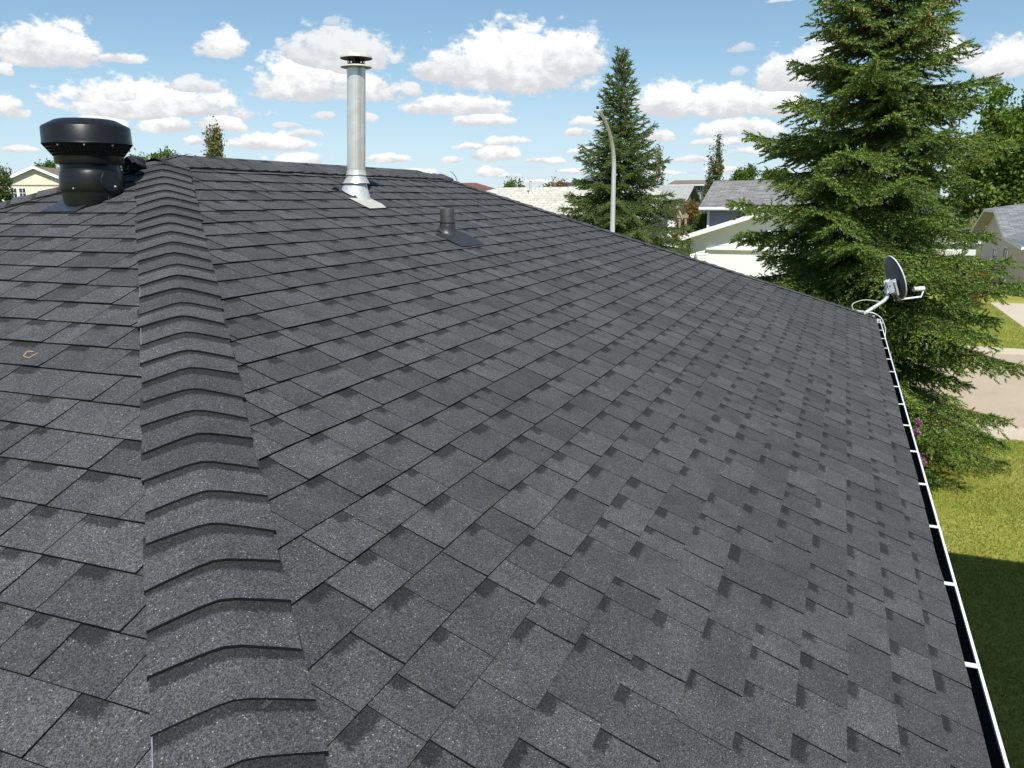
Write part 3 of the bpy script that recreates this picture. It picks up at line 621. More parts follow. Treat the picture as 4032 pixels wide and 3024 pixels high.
# -- satellite dish at the far corner
dish = empty('satellite_dish', (11.46, -0.40, on_right(11.0, -0.40).z)); tag(dish, 'grey satellite dish on bent mast at the far roof corner', 'satellite dish')
dn = Vector((math.cos(R_(-69)) * math.cos(R_(20)), math.sin(R_(-69)) * math.cos(R_(20)), math.sin(R_(20))))
dc = Vector((11.755, -0.675, 3.572)); rad = 0.295
e1 = Vector((0, 0, 1)); e1 = (e1 - dn * e1.dot(dn)).normalized(); e2 = dn.cross(e1)
vs = []; fs = []; nr, nk = 8, 48
for i in range(nr + 1):
    r = rad * i / nr
    for k in range(nk):
        q = 2 * math.pi * k / nk; vs.append(dc + dn * (0.30 * r * r / rad) * 0.75 - dn * 0.05 + (e1 * math.cos(q) * 1.0 + e2 * math.sin(q) * 0.94) * r)
fs = [(i * nk + k, i * nk + (k + 1) % nk, (i + 1) * nk + (k + 1) % nk, (i + 1) * nk + k) for i in range(nr) for k in range(nk)]
rf = MB().add(vs, fs).build('reflector', 'dish_shaded', dish, smooth=True)
md = rf.modifiers.new('thickness', 'SOLIDIFY'); md.thickness = 0.004
rp = [vs[nr * nk + k % nk] for k in range(nk + 1)]
MB().tube(rp, 0.0085, 8, caps=False).build('rim', 'dish_rim', dish, smooth=True)
foot = Vector((11.42, -0.36, on_right(11.42, -0.36).z + 0.012)); back_c = dc - dn * 0.085 - e1 * 0.10
mast = [foot + Vector((0, 0, 0.01)), foot + Vector((0.11, -0.155, 0.115)), foot + Vector((0.15, -0.21, 0.155)), foot + Vector((0.178, -0.245, 0.20)), foot + Vector((0.186, -0.252, 0.25)), Vector((foot.x + 0.188, foot.y - 0.252, back_c.z + 0.01))]
MB().tube(mast, 0.024, 14).build('mast', 'mast_grey', dish, smooth=True)
hub = Vector((foot.x + 0.188, foot.y - 0.252, back_c.z))
def obox(c, ax, ay, az_, h):
    c = Vector(c); P = [c + ax * sx_ * h[0] + ay * sy_ * h[1] + az_ * sz_ * h[2] for sz_ in (-1, 1) for sx_, sy_ in ((-1, -1), (1, -1), (1, 1), (-1, 1))]
    return MB().add(P, [(3, 2, 1, 0), (4, 5, 6, 7), (0, 1, 5, 4), (1, 2, 6, 5), (2, 3, 7, 6), (3, 0, 4, 7)])
obox(hub + Vector((0, 0, 0.015)), dn, e2, Vector((0, 0, 1)), (0.030, 0.045, 0.075)).build('mount_bracket', 'dish_rim', dish, bevel=0.006)
for sgn in (-1, 1):
    obox(hub + e2 * sgn * 0.050 + dn * 0.035 + Vector((0, 0, 0.02)), dn, e2, e1, (0.060, 0.003, 0.082)).build('mount_ear', 'mast_grey', dish, bevel=0.002)
    for dz in (-0.035, 0.05):
        MB().lathe([(0.0, 0.008), (0.008, 0.007), (0.009, 0.0)], tuple(hub + e2 * sgn * 0.055 + Vector((-0.01, 0, dz))), 10, axis=tuple(e2 * sgn)).build('bolt', 'screw_zinc', dish)
obox(hub + dn * 0.075 - e1 * 0.02, dn, e2, e1, (0.012, 0.075, 0.095)).build('back_plate', 'mast_grey', dish, bevel=0.004)
arm0 = dc - e1 * 0.285 - dn * 0.02; arm1 = Vector((11.89, -1.03, 3.325)); lnb_t = Vector((11.92, -1.055, 3.43)); lnb_h = Vector((11.855, -0.94, 3.425))
obox((arm0 + back_c) / 2 - e1 * 0.02, dn, e2, e1, (0.012, 0.030, 0.10)).build('arm_bracket', 'dish_shaded', dish, bevel=0.003)
MB().tube([arm0 - dn * 0.05, arm1, arm1 + (lnb_t - arm1) * 0.9], [0.013, 0.013, 0.013], 8).build('feed_arm', 'dish_rim', dish)
MB().tube([lnb_t - e1 * 0.0, lnb_t + (lnb_h - lnb_t) * 0.55, lnb_h], [0.030, 0.032, 0.024], 14).build('feed_horn_body', 'dish_rim', dish, smooth=True)
MB().lathe([(0.0, 0.018), (0.030, 0.016), (0.034, 0.0), (0.024, -0.03)], tuple(lnb_h), 18, axis=tuple((lnb_h - lnb_t).normalized())).build('feed_horn_cap', 'cap_cream', dish, smooth=True)
obox(foot + Vector((0, 0, 0.0)), Vector((0.707, -0.707, -0.29)).normalized(), Vector((0.707, 0.707, 0)), Vector((0.2, -0.2, 0.96)).normalized(), (0.10, 0.05, 0.004)).build('foot_plate', 'mast_grey', dish)
MB().tube([foot + Vector((-0.02, 0.06, 0.01)), foot + Vector((-0.10, 0.16, 0.035))], 0.014, 8).build('foot_strut', 'mast_grey', dish)
rw = random.Random(8)
def cable(pts, r, mat):
    P = [Vector(p) for p in pts]; out = []
    for i in range(len(P) - 1):
        p0, p1, p2, p3 = P[max(i - 1, 0)], P[i], P[i + 1], P[min(i + 2, len(P) - 1)]
        for s_ in range(6):
            t_ = s_ / 6; out.append(0.5 * ((2 * p1) + (p2 - p0) * t_ + (2 * p0 - 5 * p1 + 4 * p2 - p3) * t_ * t_ + (3 * p1 - p0 - 3 * p2 + p3) * t_ ** 3))
    out.append(P[-1]); MB().tube(out, r, 6).build('coax_cable', mat, dish, smooth=True)
F_ = foot
cable([F_ + Vector((0.15, -0.2, 0.14)), F_ + Vector((0.06, 0.02, 0.17)), F_ + Vector((-0.02, 0.16, 0.12)), F_ + Vector((-0.03, 0.14, 0.05)), F_ + Vector((0.0, 0.03, 0.03)), F_ + Vector((0.03, -0.10, 0.01)), F_ + Vector((0.02, -0.19, -0.05)), F_ + Vector((-0.10, -0.225, -0.10)), F_ + Vector((-0.35, -0.24, -0.16)), F_ + Vector((-0.50, -0.23, -0.26))], 0.0045, 'cable_white')
cable([F_ + Vector((0.0, 0.22, 0.055)), F_ + Vector((-0.06, 0.12, 0.035)), F_ + Vector((-0.03, 0.0, 0.03)), F_ + Vector((0.04, -0.13, -0.01)), F_ + Vector((0.05, -0.2, -0.06)), F_ + Vector((-0.1, -0.21, -0.11))], 0.0045, 'cable_white')
cable([F_ + Vector((-0.02, 0.25, 0.065)), F_ + Vector((-0.09, 0.16, 0.03)), F_ + Vector((-0.08, 0.05, 0.02)), F_ + Vector((-0.02, -0.06, 0.02)), F_ + Vector((0.0, -0.15, -0.015))], 0.0045, 'cable_white')
cable([F_ + Vector((-0.06, 0.22, 0.05)), F_ + Vector((-0.14, 0.12, 0.012)), F_ + Vector((-0.13, 0.02, 0.008)), F_ + Vector((-0.07, -0.08, 0.0))], 0.005, 'cable_dark')
cable([F_ + Vector((0.0, 0.19, 0.05)), F_ + Vector((-0.05, 0.20, 0.06)), F_ + Vector((-0.09, 0.10, 0.03)), F_ + Vector((-0.10, -0.03, 0.0)), F_ + Vector((-0.05, -0.14, -0.02))], 0.004, 'cable_dark')
for k in range(4):
    a = F_ + Vector((-0.05 - 0.02 * k, 0.21 - 0.10 * k, 0.05 - 0.02 * k)); MB().tube([a, a + Vector((-0.05, 0.02 - 0.01 * k, 0.004))], 0.008, 8).build('cable_connector', 'dish_rim', dish)

# ------------------------------------------------------------------ trees and plants
def sprig_template(n_need, seed, rad=0.22, wid=0.075):
    r = np.random.default_rng(seed); V = []; F = []
    for i in range(n_need):
        x = -0.05 + 0.80 * i / n_need + 0.03 * r.random(); q = i * 2.399 + r.uniform(-0.3, 0.3); rr_ = rad * (1 - 0.35 * max(0, x)) * r.uniform(0.8, 1.15)
        d = np.array([0, math.cos(q), math.sin(q)]); tng = np.array([0, -math.sin(q), math.cos(q)])
        b = np.array([x, 0, 0]); tip = np.array([x + 0.26 * r.uniform(0.8, 1.2), 0, 0]) + d * rr_
        V += [b - tng * wid - d * 0.01, b + tng * wid - d * 0.01, tip]; F.append((3 * i, 3 * i + 1, 3 * i + 2))
    return np.array(V), np.array(F)
def frames(D, rnd):
    D = D / np.linalg.norm(D, axis=1, keepdims=True); a = rnd.normal(size=D.shape); a -= (a * D).sum(1, keepdims=True) * D; a /= np.linalg.norm(a, axis=1, keepdims=True)
    return np.stack([D, a, np.cross(D, a)], 1)      # rows = axes
def instance(P, D, L, TV, TF, rnd):
    Fr = frames(D, rnd); V = np.einsum('nij,vi->nvj', Fr, TV) * L[:, None, None] + P[:, None, :]
    F = TF[None] + (np.arange(len(P)) * len(TV))[:, None, None]
    return V.reshape(-1, 3), F.reshape(-1, TF.shape[1])
def spruce(name, label, base, H, R, seed, nb, z0, sl, step, prof, mat, cones=0, need=12, lean=(0, 0)):
    rnd = np.random.default_rng(seed); root = empty(name, base); tag(root, label, 'spruce tree', 'spruce trees')
    bx, by, bz = base
    trunk = [(bx + lean[0] * f, by + lean[1] * f, bz + H * f) for f in (0, 0.1, 0.25, 0.5, 0.75, 0.985)]
    tb = MB().tube(trunk, [0.028 * H * 0.62, 0.024 * H * 0.6, 0.020 * H * 0.6, 0.014 * H * 0.6, 0.008 * H * 0.6, 0.004], 10).build('trunk', 'bark_spruce', root, smooth=True)
    PP, DD, SLn, FR, BR = [], [], [], [], MB()
    for i in range(nb):
        f = (i + rnd.random()) / nb; fz = f ** 0.92; z = z0 + (H - z0) * fz * 0.985; az_ = i * 2.39996 + rnd.uniform(-0.5, 0.5)
        L = R * np.interp(z / H, prof[0], prof[1]) * rnd.uniform(0.62, 1.12); L = max(L, 0.12)
        e0 = np.interp(fz, (0, 0.35, 0.75, 1), (-0.10, 0.10, 0.42, 1.2)) + rnd.uniform(-0.1, 0.1)
        droop = np.interp(fz, (0, 0.5, 1), (0.50, 0.42, 0.1)); s = np.linspace(0, 1, 14)
        ca, sa = math.cos(az_), math.sin(az_); bend = rnd.uniform(-0.18, 0.18)
        rad_ = L * s; side = L * bend * s * s; dz = L * (math.tan(e0) * s - droop * s ** 2 + 0.30 * s ** 3.2)
        px = bx + lean[0] * z / H + rad_ * ca - side * sa; py = by + lean[1] * z / H + rad_ * sa + side * ca; pz = bz + z + dz
        path = np.stack([px, py, np.maximum(pz, 0.10)], 1)
        if L > 0.5: BR.tube([tuple(p) for p in path[::3]] + [tuple(path[-1])], [0.012 * L + 0.004, 0.010 * L + 0.004, 0.007 * L + .003, 0.005 * L + .002, 0.003 * L + .002, 0.003][:len(path[::3]) + 1], 5)
        nsec = max(2, int(L / step)); ss = np.linspace(0.10 if L > 1 else 0.02, 1.0, nsec)
        for j, sj in enumerate(ss):
            p = np.array([np.interp(sj, s, path[:, a]) for a in range(3)]); q2 = np.array([np.interp(min(sj + 0.06, 1.06), s, path[:, a]) for a in range(3)]); q1 = np.array([np.interp(sj - 0.06, s, path[:, a]) for a in range(3)])
            t = q2 - q1; t /= np.linalg.norm(t) + 1e-9
            sd = np.cross(t, [0, 0, 1.0]); sd /= np.linalg.norm(sd) + 1e-9
            for sg in (-1, 1):
                l2 = min((0.42 * L * (1 - sj) ** 0.7 + 0.16) * rnd.uniform(0.65, 1.2), 0.95)
                dn_ = rnd.uniform(0.10, 0.50); d2 = t * 0.62 + sg * sd * 0.78 + np.array([0, 0, -dn_]) * (1 if fz < 0.8 else 0.2); d2 /= np.linalg.norm(d2)
                m = max(3, int(l2 / (step * 0.48))); ks = (np.arange(m) + rnd.random(m) * 0.6) / m
                pts = p + np.outer(ks * l2, d2) + np.outer(ks ** 2 * l2, [0, 0, -0.12])
                lat2 = np.cross(d2, [0, 0, 1.0]); lat2 /= np.linalg.norm(lat2) + 1e-9
                sgn = np.where(np.arange(m) % 2 == 0, 1, -1)[:, None]
                dirs = d2 * 0.75 + sgn * lat2 * 0.60 + rnd.normal(size=(m, 3)) * 0.22 + np.array([0, 0, -0.05]); dirs[-1] = d2 + rnd.normal(size=3) * 0.1
                PP.append(pts); DD.append(dirs); SLn.append(sl * rnd.uniform(0.75, 1.25, m)); FR.append(np.full(m, sj * 0.7) + ks * 0.3)
        nm_ = max(3, int(L / 0.035)); sm_ = rnd.uniform(0.15, 1.0, nm_); pm = np.stack([np.interp(sm_, s, path[:, a]) for a in range(3)], 1)   # shoots along the bough itself
        tm_ = (path[-1] - path[0]) / (np.linalg.norm(path[-1] - path[0]) + 1e-9); PP.append(pm); DD.append(tm_[None] * 0.7 + rnd.normal(size=(nm_, 3)) * 0.5); SLn.append(sl * rnd.uniform(0.7, 1.2, nm_)); FR.append(sm_)
        PP.append(path[-3:]); DD.append(np.repeat((path[-1] - path[-3])[None], 3, 0) + rnd.normal(size=(3, 3)) * 0.03 * L); SLn.append(np.full(3, sl * 1.2)); FR.append(np.ones(3))
    PP, DD, SLn, FR = np.concatenate(PP), np.concatenate(DD), np.concatenate(SLn), np.concatenate(FR)
    TV, TF = sprig_template(need, seed); V, F = instance(PP, DD, SLn, TV, TF, rnd)
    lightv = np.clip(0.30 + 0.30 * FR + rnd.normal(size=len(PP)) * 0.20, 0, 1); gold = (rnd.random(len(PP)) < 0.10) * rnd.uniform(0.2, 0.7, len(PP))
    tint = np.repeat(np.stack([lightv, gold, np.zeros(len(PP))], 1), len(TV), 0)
    tipv = np.zeros(len(TV)); tipv[2::3] = 0.30; tint[:, 0] += np.tile(tipv, len(PP))  # paler needle tips: new growth, with light from above put into the tint
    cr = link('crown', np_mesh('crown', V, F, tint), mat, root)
    BR.build('branches', 'bark_spruce', root)
    if cones:
        up = np.where((PP[:, 2] > bz + 0.52 * H) & (FR > 0.55))[0]; w_ = (PP[up, 2] - bz - 0.5 * H) + 0.2; ix = rnd.choice(up, min(cones, len(up)), replace=False, p=w_ / w_.sum())
        cs = []; cfm = []
        prof_ = [(0.0, 0), (0.7, 0.15), (1.0, 0.45), (0.75, 0.8), (0.0, 1.0)]; nn = 5; tv = []
        for r, z in prof_:
            for k in range(nn): tv.append((-z, r * math.cos(2 * math.pi * k / nn) * 0.18, r * math.sin(2 * math.pi * k / nn) * 0.18))
        tf = [(a * nn + k, a * nn + (k + 1) % nn, (a + 1) * nn + (k + 1) % nn, (a + 1) * nn + k) for a in range(4) for k in range(nn)]
        Dc = np.tile([0, 0, 1.0], (len(ix), 1)) + rnd.normal(size=(len(ix), 3)) * 0.15
        V, F = instance(PP[ix] + [0, 0, -0.01], Dc, rnd.uniform(0.055, 0.09, len(ix)), np.array(tv), np.array(tf), rnd)
        o = link('cones', np_mesh('cones', V, F), 'cone_tan', root); o['kind'] = 'stuff'
    return root
spruce('spruce_tree', 'large spruce with tan cones on the lawn beyond the dish', (15.6, -0.30, 0), 12.4, 2.62, 5, 240, 0.45, 0.165, 0.100,
       ((0, 0.05, 0.12, 0.30, 0.45, 0.62, 0.80, 1.0), (0.80, 0.95, 1.0, 0.92, 0.70, 0.45, 0.26, 0.03)), 'needles', cones=1500, need=12, lean=(0.1, -0.12))
spruce('spruce_tree', 'smaller bluish spruce behind the street lamp', (33.2, 8.62, 0), 10.05, 3.3, 12, 165, 0.5, 0.22, 0.145,
       ((0, 0.1, 0.25, 0.38, 0.50, 0.60, 0.73, 0.86, 1.0), (0.85, 0.95, 1.0, 0.92, 0.62, 0.48, 0.30, 0.17, 0.02)), 'needles_blue', cones=150, need=11)

LEAF_V = np.array([(0, 0, 0), (0.5, -0.34, 0.05), (1, 0, -0.04), (0.5, 0.34, 0.05)]); LEAF_F = np.array([(0, 1, 2, 3)])
def leafy(name, label, cat, base, blobs, n, size, mat, seed, group=None, trunk=(0.12, 'bark_spruce'), limbs=10, clump=0.16, third=0.1, up=0.0, stems=None):
    """a broad-leaved plant: trunk, limbs to the clumps, and leaf-sized faces gathered in clumps"""
    rnd = np.random.default_rng(seed); root = empty(name, base); tag(root, label, cat, group)
    vol = np.array([b[1][0] * b[1][1] * b[1][2] for b in blobs]) ** 0.67; C = []; S_ = []
    nc = max(12, n // 90)
    for _ in range(nc):
        c, r = blobs[rnd.choice(len(blobs), p=vol / vol.sum())]; d = rnd.normal(size=3); d /= np.linalg.norm(d); k = rnd.random() ** 0.40
        C.append(np.array(c) + d * np.array(r) * k); S_.append(clump * (np.array(r).mean()) * rnd.uniform(0.6, 1.3))
    C, S_ = np.array(C), np.array(S_); ix = rnd.integers(0, nc, n)
    P = C[ix] + rnd.normal(size=(n, 3)) * S_[ix][:, None] * np.array([1, 1, 1 + up])
    P[:, 2] = np.maximum(P[:, 2], 0.05)
    D = rnd.normal(size=(n, 3)) + np.array([0, 0, -0.2]); V, F = instance(P, D, size * rnd.uniform(0.7, 1.3, n), LEAF_V, LEAF_F, rnd)
    cl_ = rnd.random(nc)[ix]; lt = np.clip(0.45 * cl_ + 0.2 + rnd.normal(size=n) * 0.2, 0, 1); th = (rnd.random(n) < third) * rnd.random(n)
    link('crown', np_mesh('crown', V, F, np.repeat(np.stack([lt, th, lt * 0], 1), 4, 0)), mat, root)
    tm = MB(); zt = max(b[0][2] for b in blobs); cx, cy, cz = blobs[0][0]
    if stems:
        for k in range(stems):
            q = rnd.uniform(0, 6.28); c = C[rnd.integers(nc)]
            tm.tube([base, (base[0] + (c[0] - base[0]) * 0.4 + 0.1 * math.cos(q), base[1] + (c[1] - base[1]) * 0.4, base[2] + (c[2] - base[2]) * 0.6), tuple(c)], [trunk[0], trunk[0] * 0.6, trunk[0] * 0.25], 6)
    else:
        tm.tube([base, ((base[0] + cx) / 2, (base[1] + cy) / 2, base[2] + (cz - base[2]) * 0.5), (cx, cy, cz), (cx, cy, min(zt + 0.3 * blobs[0][1][2], cz + blobs[0][1][2] * 0.8))], [trunk[0], trunk[0] * 0.8, trunk[0] * 0.5, trunk[0] * 0.12], 8)
        for k in range(limbs):
            c = C[rnd.integers(nc)]; h = rnd.uniform(0.3, 0.9); s0 = (base[0] + (cx - base[0]) * h, base[1] + (cy - base[1]) * h, base[2] + (cz - base[2]) * h)
            tm.tube([s0, ((s0[0] + c[0]) / 2, (s0[1] + c[1]) / 2, (s0[2] + c[2]) / 2 + 0.1), tuple(c)], [trunk[0] * 0.4, trunk[0] * 0.25, trunk[0] * 0.08], 5)
    tm.build('trunk', trunk[1], root, smooth=True)
    return root
def poplar(label, base, H, r, seed, n, size, mat='leaf_poplar', third=0.25):
    x, y, z = base
    return leafy('poplar_tree', label, 'poplar tree', base, [((x, y, z + H * 0.55), (r * 0.8, r * 0.8, H * 0.40)), ((x + 0.2 * r, y - 0.3 * r, z + H * 0.75), (r * 0.5, r * 0.5, H * 0.22)), ((x, y + .3 * r, z + H * 0.36), (r, r, H * 0.22))], n, size, mat, seed, 'poplar trees on the skyline', (0.16, 'bark_pale'), 14, 0.10, third, up=2.2)

leafy('lilac_shrub', 'lilac shrub with purple blossom beside the white gutter', 'shrub', (12.2, -1.12, 0), [((12.3, -1.10, 0.75), (0.22, 0.16, 0.62)), ((11.7, -1.10, 0.6), (0.2, 0.15, 0.5))], 1300, 0.075, 'leaf_green', 31, None, (0.03, 'bark_spruce'), 0, 0.14, 0.05, stems=9)
lil = COL.objects[-1].parent
rb = np.random.default_rng(33); ctr = np.array([(12.38, -1.21, 1.50), (12.30, -1.20, 1.37), (11.70, -1.17, 1.22), (11.60, -1.24, 1.16)]); ib = rb.integers(0, len(ctr), 900)
Pb = ctr[ib] + rb.normal(size=(900, 3)) * np.array([0.020, 0.020, 0.026]); Vb, Fb = instance(Pb, rb.normal(size=(900, 3)), rb.uniform(0.02, 0.035, 900), LEAF_V, LEAF_F, rb)
o = link('blossom', np_mesh('blossom', Vb, Fb, np.repeat(rb.random((900, 3)), 4, 0)), 'lilac_bloom', lil); o['kind'] = 'stuff'

poplar('tall thin poplar between the smaller spruce and the grey roofs', (100, 21.2, 0), 10.7, 0.95, 41, 3800, 0.26)
poplar('taller feathery poplar above the grey shingled roof', (100, 14.35, 0), 11.6, 1.05, 42, 4800, 0.26)
poplar('browning poplar standing behind the ridge left of the flue', (60, 52.8, 0), 12.0, 0.85, 43, 9000, 0.22, third=0.6)
leafy('leafy_tree', 'bright green bushy tree over the grey roof ridge', 'tree', (85, 9.4, 0), [((85, 9.4, 5.6), (1.7, 1.5, 1.7)), ((85, 9.0, 6.6), (1.0, 0.8, 1.2)), ((85, 10, 6.2), (0.9, 0.7, 1.0))], 9000, 0.20, 'leaf_bright', 51, 'leafy trees')
leafy('leafy_tree', 'bright green tree partly hidden by the large spruce', 'tree', (85, 6.3, 0), [((85, 6.3, 5.6), (1.5, 1.4, 1.7)), ((85, 6.0, 6.7), (0.9, 0.7, 1.1))], 7000, 0.20, 'leaf_bright', 52, 'leafy trees')
leafy('leafy_tree', 'tall full green tree at the right edge behind the large spruce', 'tree', (63, -10.5, 0), [((63, -10.5, 6.6), (3.6, 3.4, 4.2)), ((62.5, -8.9, 9.2), (1.9, 1.7, 2.4)), ((63, -8.2, 5.2), (2.2, 1.7, 2.6)), ((63, -12, 9), (2, 2, 3))], 30000, 0.26, 'leaf_fresh', 53, 'leafy trees', (0.3, 'bark_spruce'), 16, 0.13)
leafy('leafy_tree', 'low round green tree behind the black attic vent', 'tree', (60, 61, 0), [((60, 61.3, 6.4), (2.3, 2.6, 1.9)), ((60, 58.4, 6.9), (2.0, 2.2, 1.9)), ((60, 63.5, 6.0), (2, 2, 2.0))], 26000, 0.26, 'leaf_bright', 54, 'leafy trees')
leafy('leafy_tree', 'low yellowing tree at the peak of the shingled roof', 'tree', (60.5, 55.5, 0), [((60.5, 55.6, 6.3), (1.7, 2.0, 1.7))], 11000, 0.24, 'leaf_bright', 55, 'leafy trees', third=0.5)
leafy('leafy_tree', 'small pale green tree behind the cream gable', 'tree', (92, 112, 0), [((92, 112, 8.3), (2.2, 2.4, 2.2))], 4500, 0.32, 'leaf_green', 56, 'leafy trees')
leafy('leafy_tree', 'light green shrubby tree beside the white shingled roof', 'tree', (62, 25.2, 0), [((62, 24.9, 4.6), (1.3, 1.2, 1.4)), ((62, 26.2, 4.2), (0.9, 0.9, 1.0))], 6500, 0.17, 'leaf_bright', 57, 'leafy trees')
leafy('leafy_tree', 'rusty brown tree top behind the white shingled roof', 'tree', (70, 24.0, 0), [((70, 24.0, 4.9), (1.3, 1.5, 1.1))], 4500, 0.18, 'leaf_rust', 58, 'leafy trees', third=0.5)
leafy('leafy_tree', 'rust coloured ornamental tree by the white gabled house', 'tree', (52, 8.95, 0), [((52, 8.95, 3.1), (0.95, 0.75, 1.35)), ((52, 9.3, 2.0), (0.9, 0.7, 0.9))], 6500, 0.13, 'leaf_rust', 59, 'leafy trees', third=0.3)
leafy('leafy_tree', 'yellow green bush between the white gable and the grey roof', 'tree', (48, 7.35, 0), [((48, 7.35, 2.9), (0.8, 0.65, 0.8)), ((48, 7.9, 2.4), (0.7, 0.5, 0.7))], 5000, 0.12, 'leaf_bright', 60, 'leafy trees')
leafy('orange_shrub', 'orange brown shrub on the lawn across the street', 'shrub', (40.8, -5.2, 0), [((40.8, -5.25, 0.75), (1.3, 0.95, 0.75)), ((39.6, -5.1, 0.4), (0.8, 0.6, 0.5))], 8000, 0.10, 'leaf_rust', 61, None, (0.04, 'bark_spruce'), 0, 0.14, 0.15, stems=8)
leafy('pine_tree', 'dark pine at the far left edge beyond the roof', 'pine tree', (60, 80.9, 0), [((60, 81.0, 5.0), (1.3, 1.5, 3.2)), ((60, 80.6, 7.8), (0.5, 0.6, 1.3))], 8000, 0.24, 'needles_blue', 62, None, (0.2, 'bark_spruce'), 14, 0.12)

# grass: blades on the visible part of the lawns
def blades(name, areas, dens, h, seed, label):
    rnd = np.random.default_rng(seed); Ps = []
    for x0, x1, y0, y1 in areas:
        n = int((x1 - x0) * (y1 - y0) * dens); Ps.append(np.stack([rnd.uniform(x0, x1, n), rnd.uniform(y0, y1, n), np.zeros(n)], 1))
    P = np.concatenate(Ps); n = len(P); a = rnd.uniform(0, 6.28, n); hh = h * rnd.uniform(0.5, 1.4, n); w = h * 0.16 * rnd.uniform(0.6, 1.3, n)
    sd = np.stack([np.cos(a), np.sin(a), np.zeros(n)], 1) * w[:, None]; ln = rnd.normal(size=(n, 3)) * 0.55 * hh[:, None]; ln[:, 2] = hh
    V = np.stack([P - sd, P + sd, P + ln], 1).reshape(-1, 3); F = np.arange(3 * n).reshape(-1, 3)
    patch = 0.5 + 0.25 * np.sin(P[:, 0] * 2.1 + 1.3 * np.sin(P[:, 1] * 1.7)) + 0.2 * np.sin(P[:, 1] * 3.3 + P[:, 0])
    lt = np.clip(0.25 + 0.4 * patch + rnd.normal(size=n) * 0.22, 0, 1); dry = np.clip((rnd.random(n) < 0.16 + 0.22 * patch) * rnd.uniform(0.3, 1, n), 0, 1)
    o = link(name, np_mesh(name, V, F, np.repeat(np.stack([lt, dry, lt * 0], 1), 3, 0)), 'blade'); tag(o, label, 'grass', kind='stuff')
blades('grass', [(5.0, 17.6, -4.6, -0.75)], 2200, 0.036, 71, 'short green lawn grass beside the house')
blades('grass', [(28.8, 41, -6.3, -2.2)], 700, 0.05, 72, 'dry lawn grass across the street')
# ------------------------------------------------------------------ street lamps
def lamp(base, Hs, reach, r0, label, dirx=-1):
    x, y, z = base; root = empty('street_lamp', base); tag(root, label, 'street lamp', 'street lamps')
    pts = [(x, y, 0), (x, y, Hs * 0.5), (x, y, Hs * 0.76)]; rad_ = [r0, r0 * 0.8, r0 * 0.68]
    for i in range(1, 11):
        q = i / 10 * 1.30; pts.append((x + dirx * reach * (1 - math.cos(q)) / (1 - math.cos(1.30)), y, Hs * 0.76 + Hs * 0.24 * math.sin(q) / math.sin(1.30))); rad_.append(r0 * (0.68 - 0.030 * i))
    MB().tube(pts, rad_, 8).build('pole', 'lamp_pole', root, smooth=False)
    tx, ty, tz = pts[-1]
    MB().lathe([(0.0, 0.05), (0.07, 0.045), (0.11, 0.0), (0.10, -0.05), (0.0, -0.06)], (tx + dirx * 0.16, ty, tz - 0.01), 14).build('luminaire', 'lamp_pole', root, smooth=True)
    MB().tube([(tx + dirx * 0.12, ty, tz + 0.03), (tx + dirx * 0.12, ty, tz + 0.14)], 0.045, 10).build('photocell', 'iron_black', root)
    MB().box((x - r0 * 1.6, y - r0 * 1.6, 0), (x + r0 * 1.6, y + r0 * 1.6, 0.04)).build('base_plate', 'lamp_pole', root)
lamp((29.6, 7.88, 0), 7.45, 2.15, 0.115, 'galvanised street lamp with curved arm in front of the smaller spruce')
lamp((110, 52.6, 0), 8.4, 2.2, 0.11, 'distant curved street lamp just past the ridge end')

# ------------------------------------------------------------------ neighbouring houses (ridges run along Y)
def boards(par, x, side, y_of, z0_, z1_, step, mat, openings=()):
    """lap siding on a wall facing -X: one object for each board; y_of(z) gives its left and right ends"""
    z = z0_
    while z < z1_:
        zt = min(z + step, z1_); lo, hi = y_of(z); lo2, hi2 = y_of(zt); spans = [(lo, hi, lo2, hi2)]
        for (oa, ob, za, zb) in openings:
            if z < zb and zt > za: spans = [s for sp in spans for s in ((sp[0], min(sp[1], oa), sp[2], min(sp[3], oa)), (max(sp[0], ob), sp[1], max(sp[2], ob), sp[3])) if s[1] - s[0] > 0.02]
        for a, b, a2, b2 in spans:
            if b - a < 0.05: continue
            if b2 - a2 < 0.01: a2 = b2 = (a + b) / 2; 
            MB().add([(x - 0.028, a, z), (x - 0.028, b, z), (x - 0.003, b2, zt), (x - 0.003, a2, zt), (x, a, z), (x, b, z), (x, b2, zt), (x, a2, zt)],
                     [(0, 1, 2, 3), (0, 4, 5, 1), (3, 2, 6, 7), (0, 3, 7, 4), (1, 5, 6, 2)]).build('siding_board', mat, par)
        z = zt
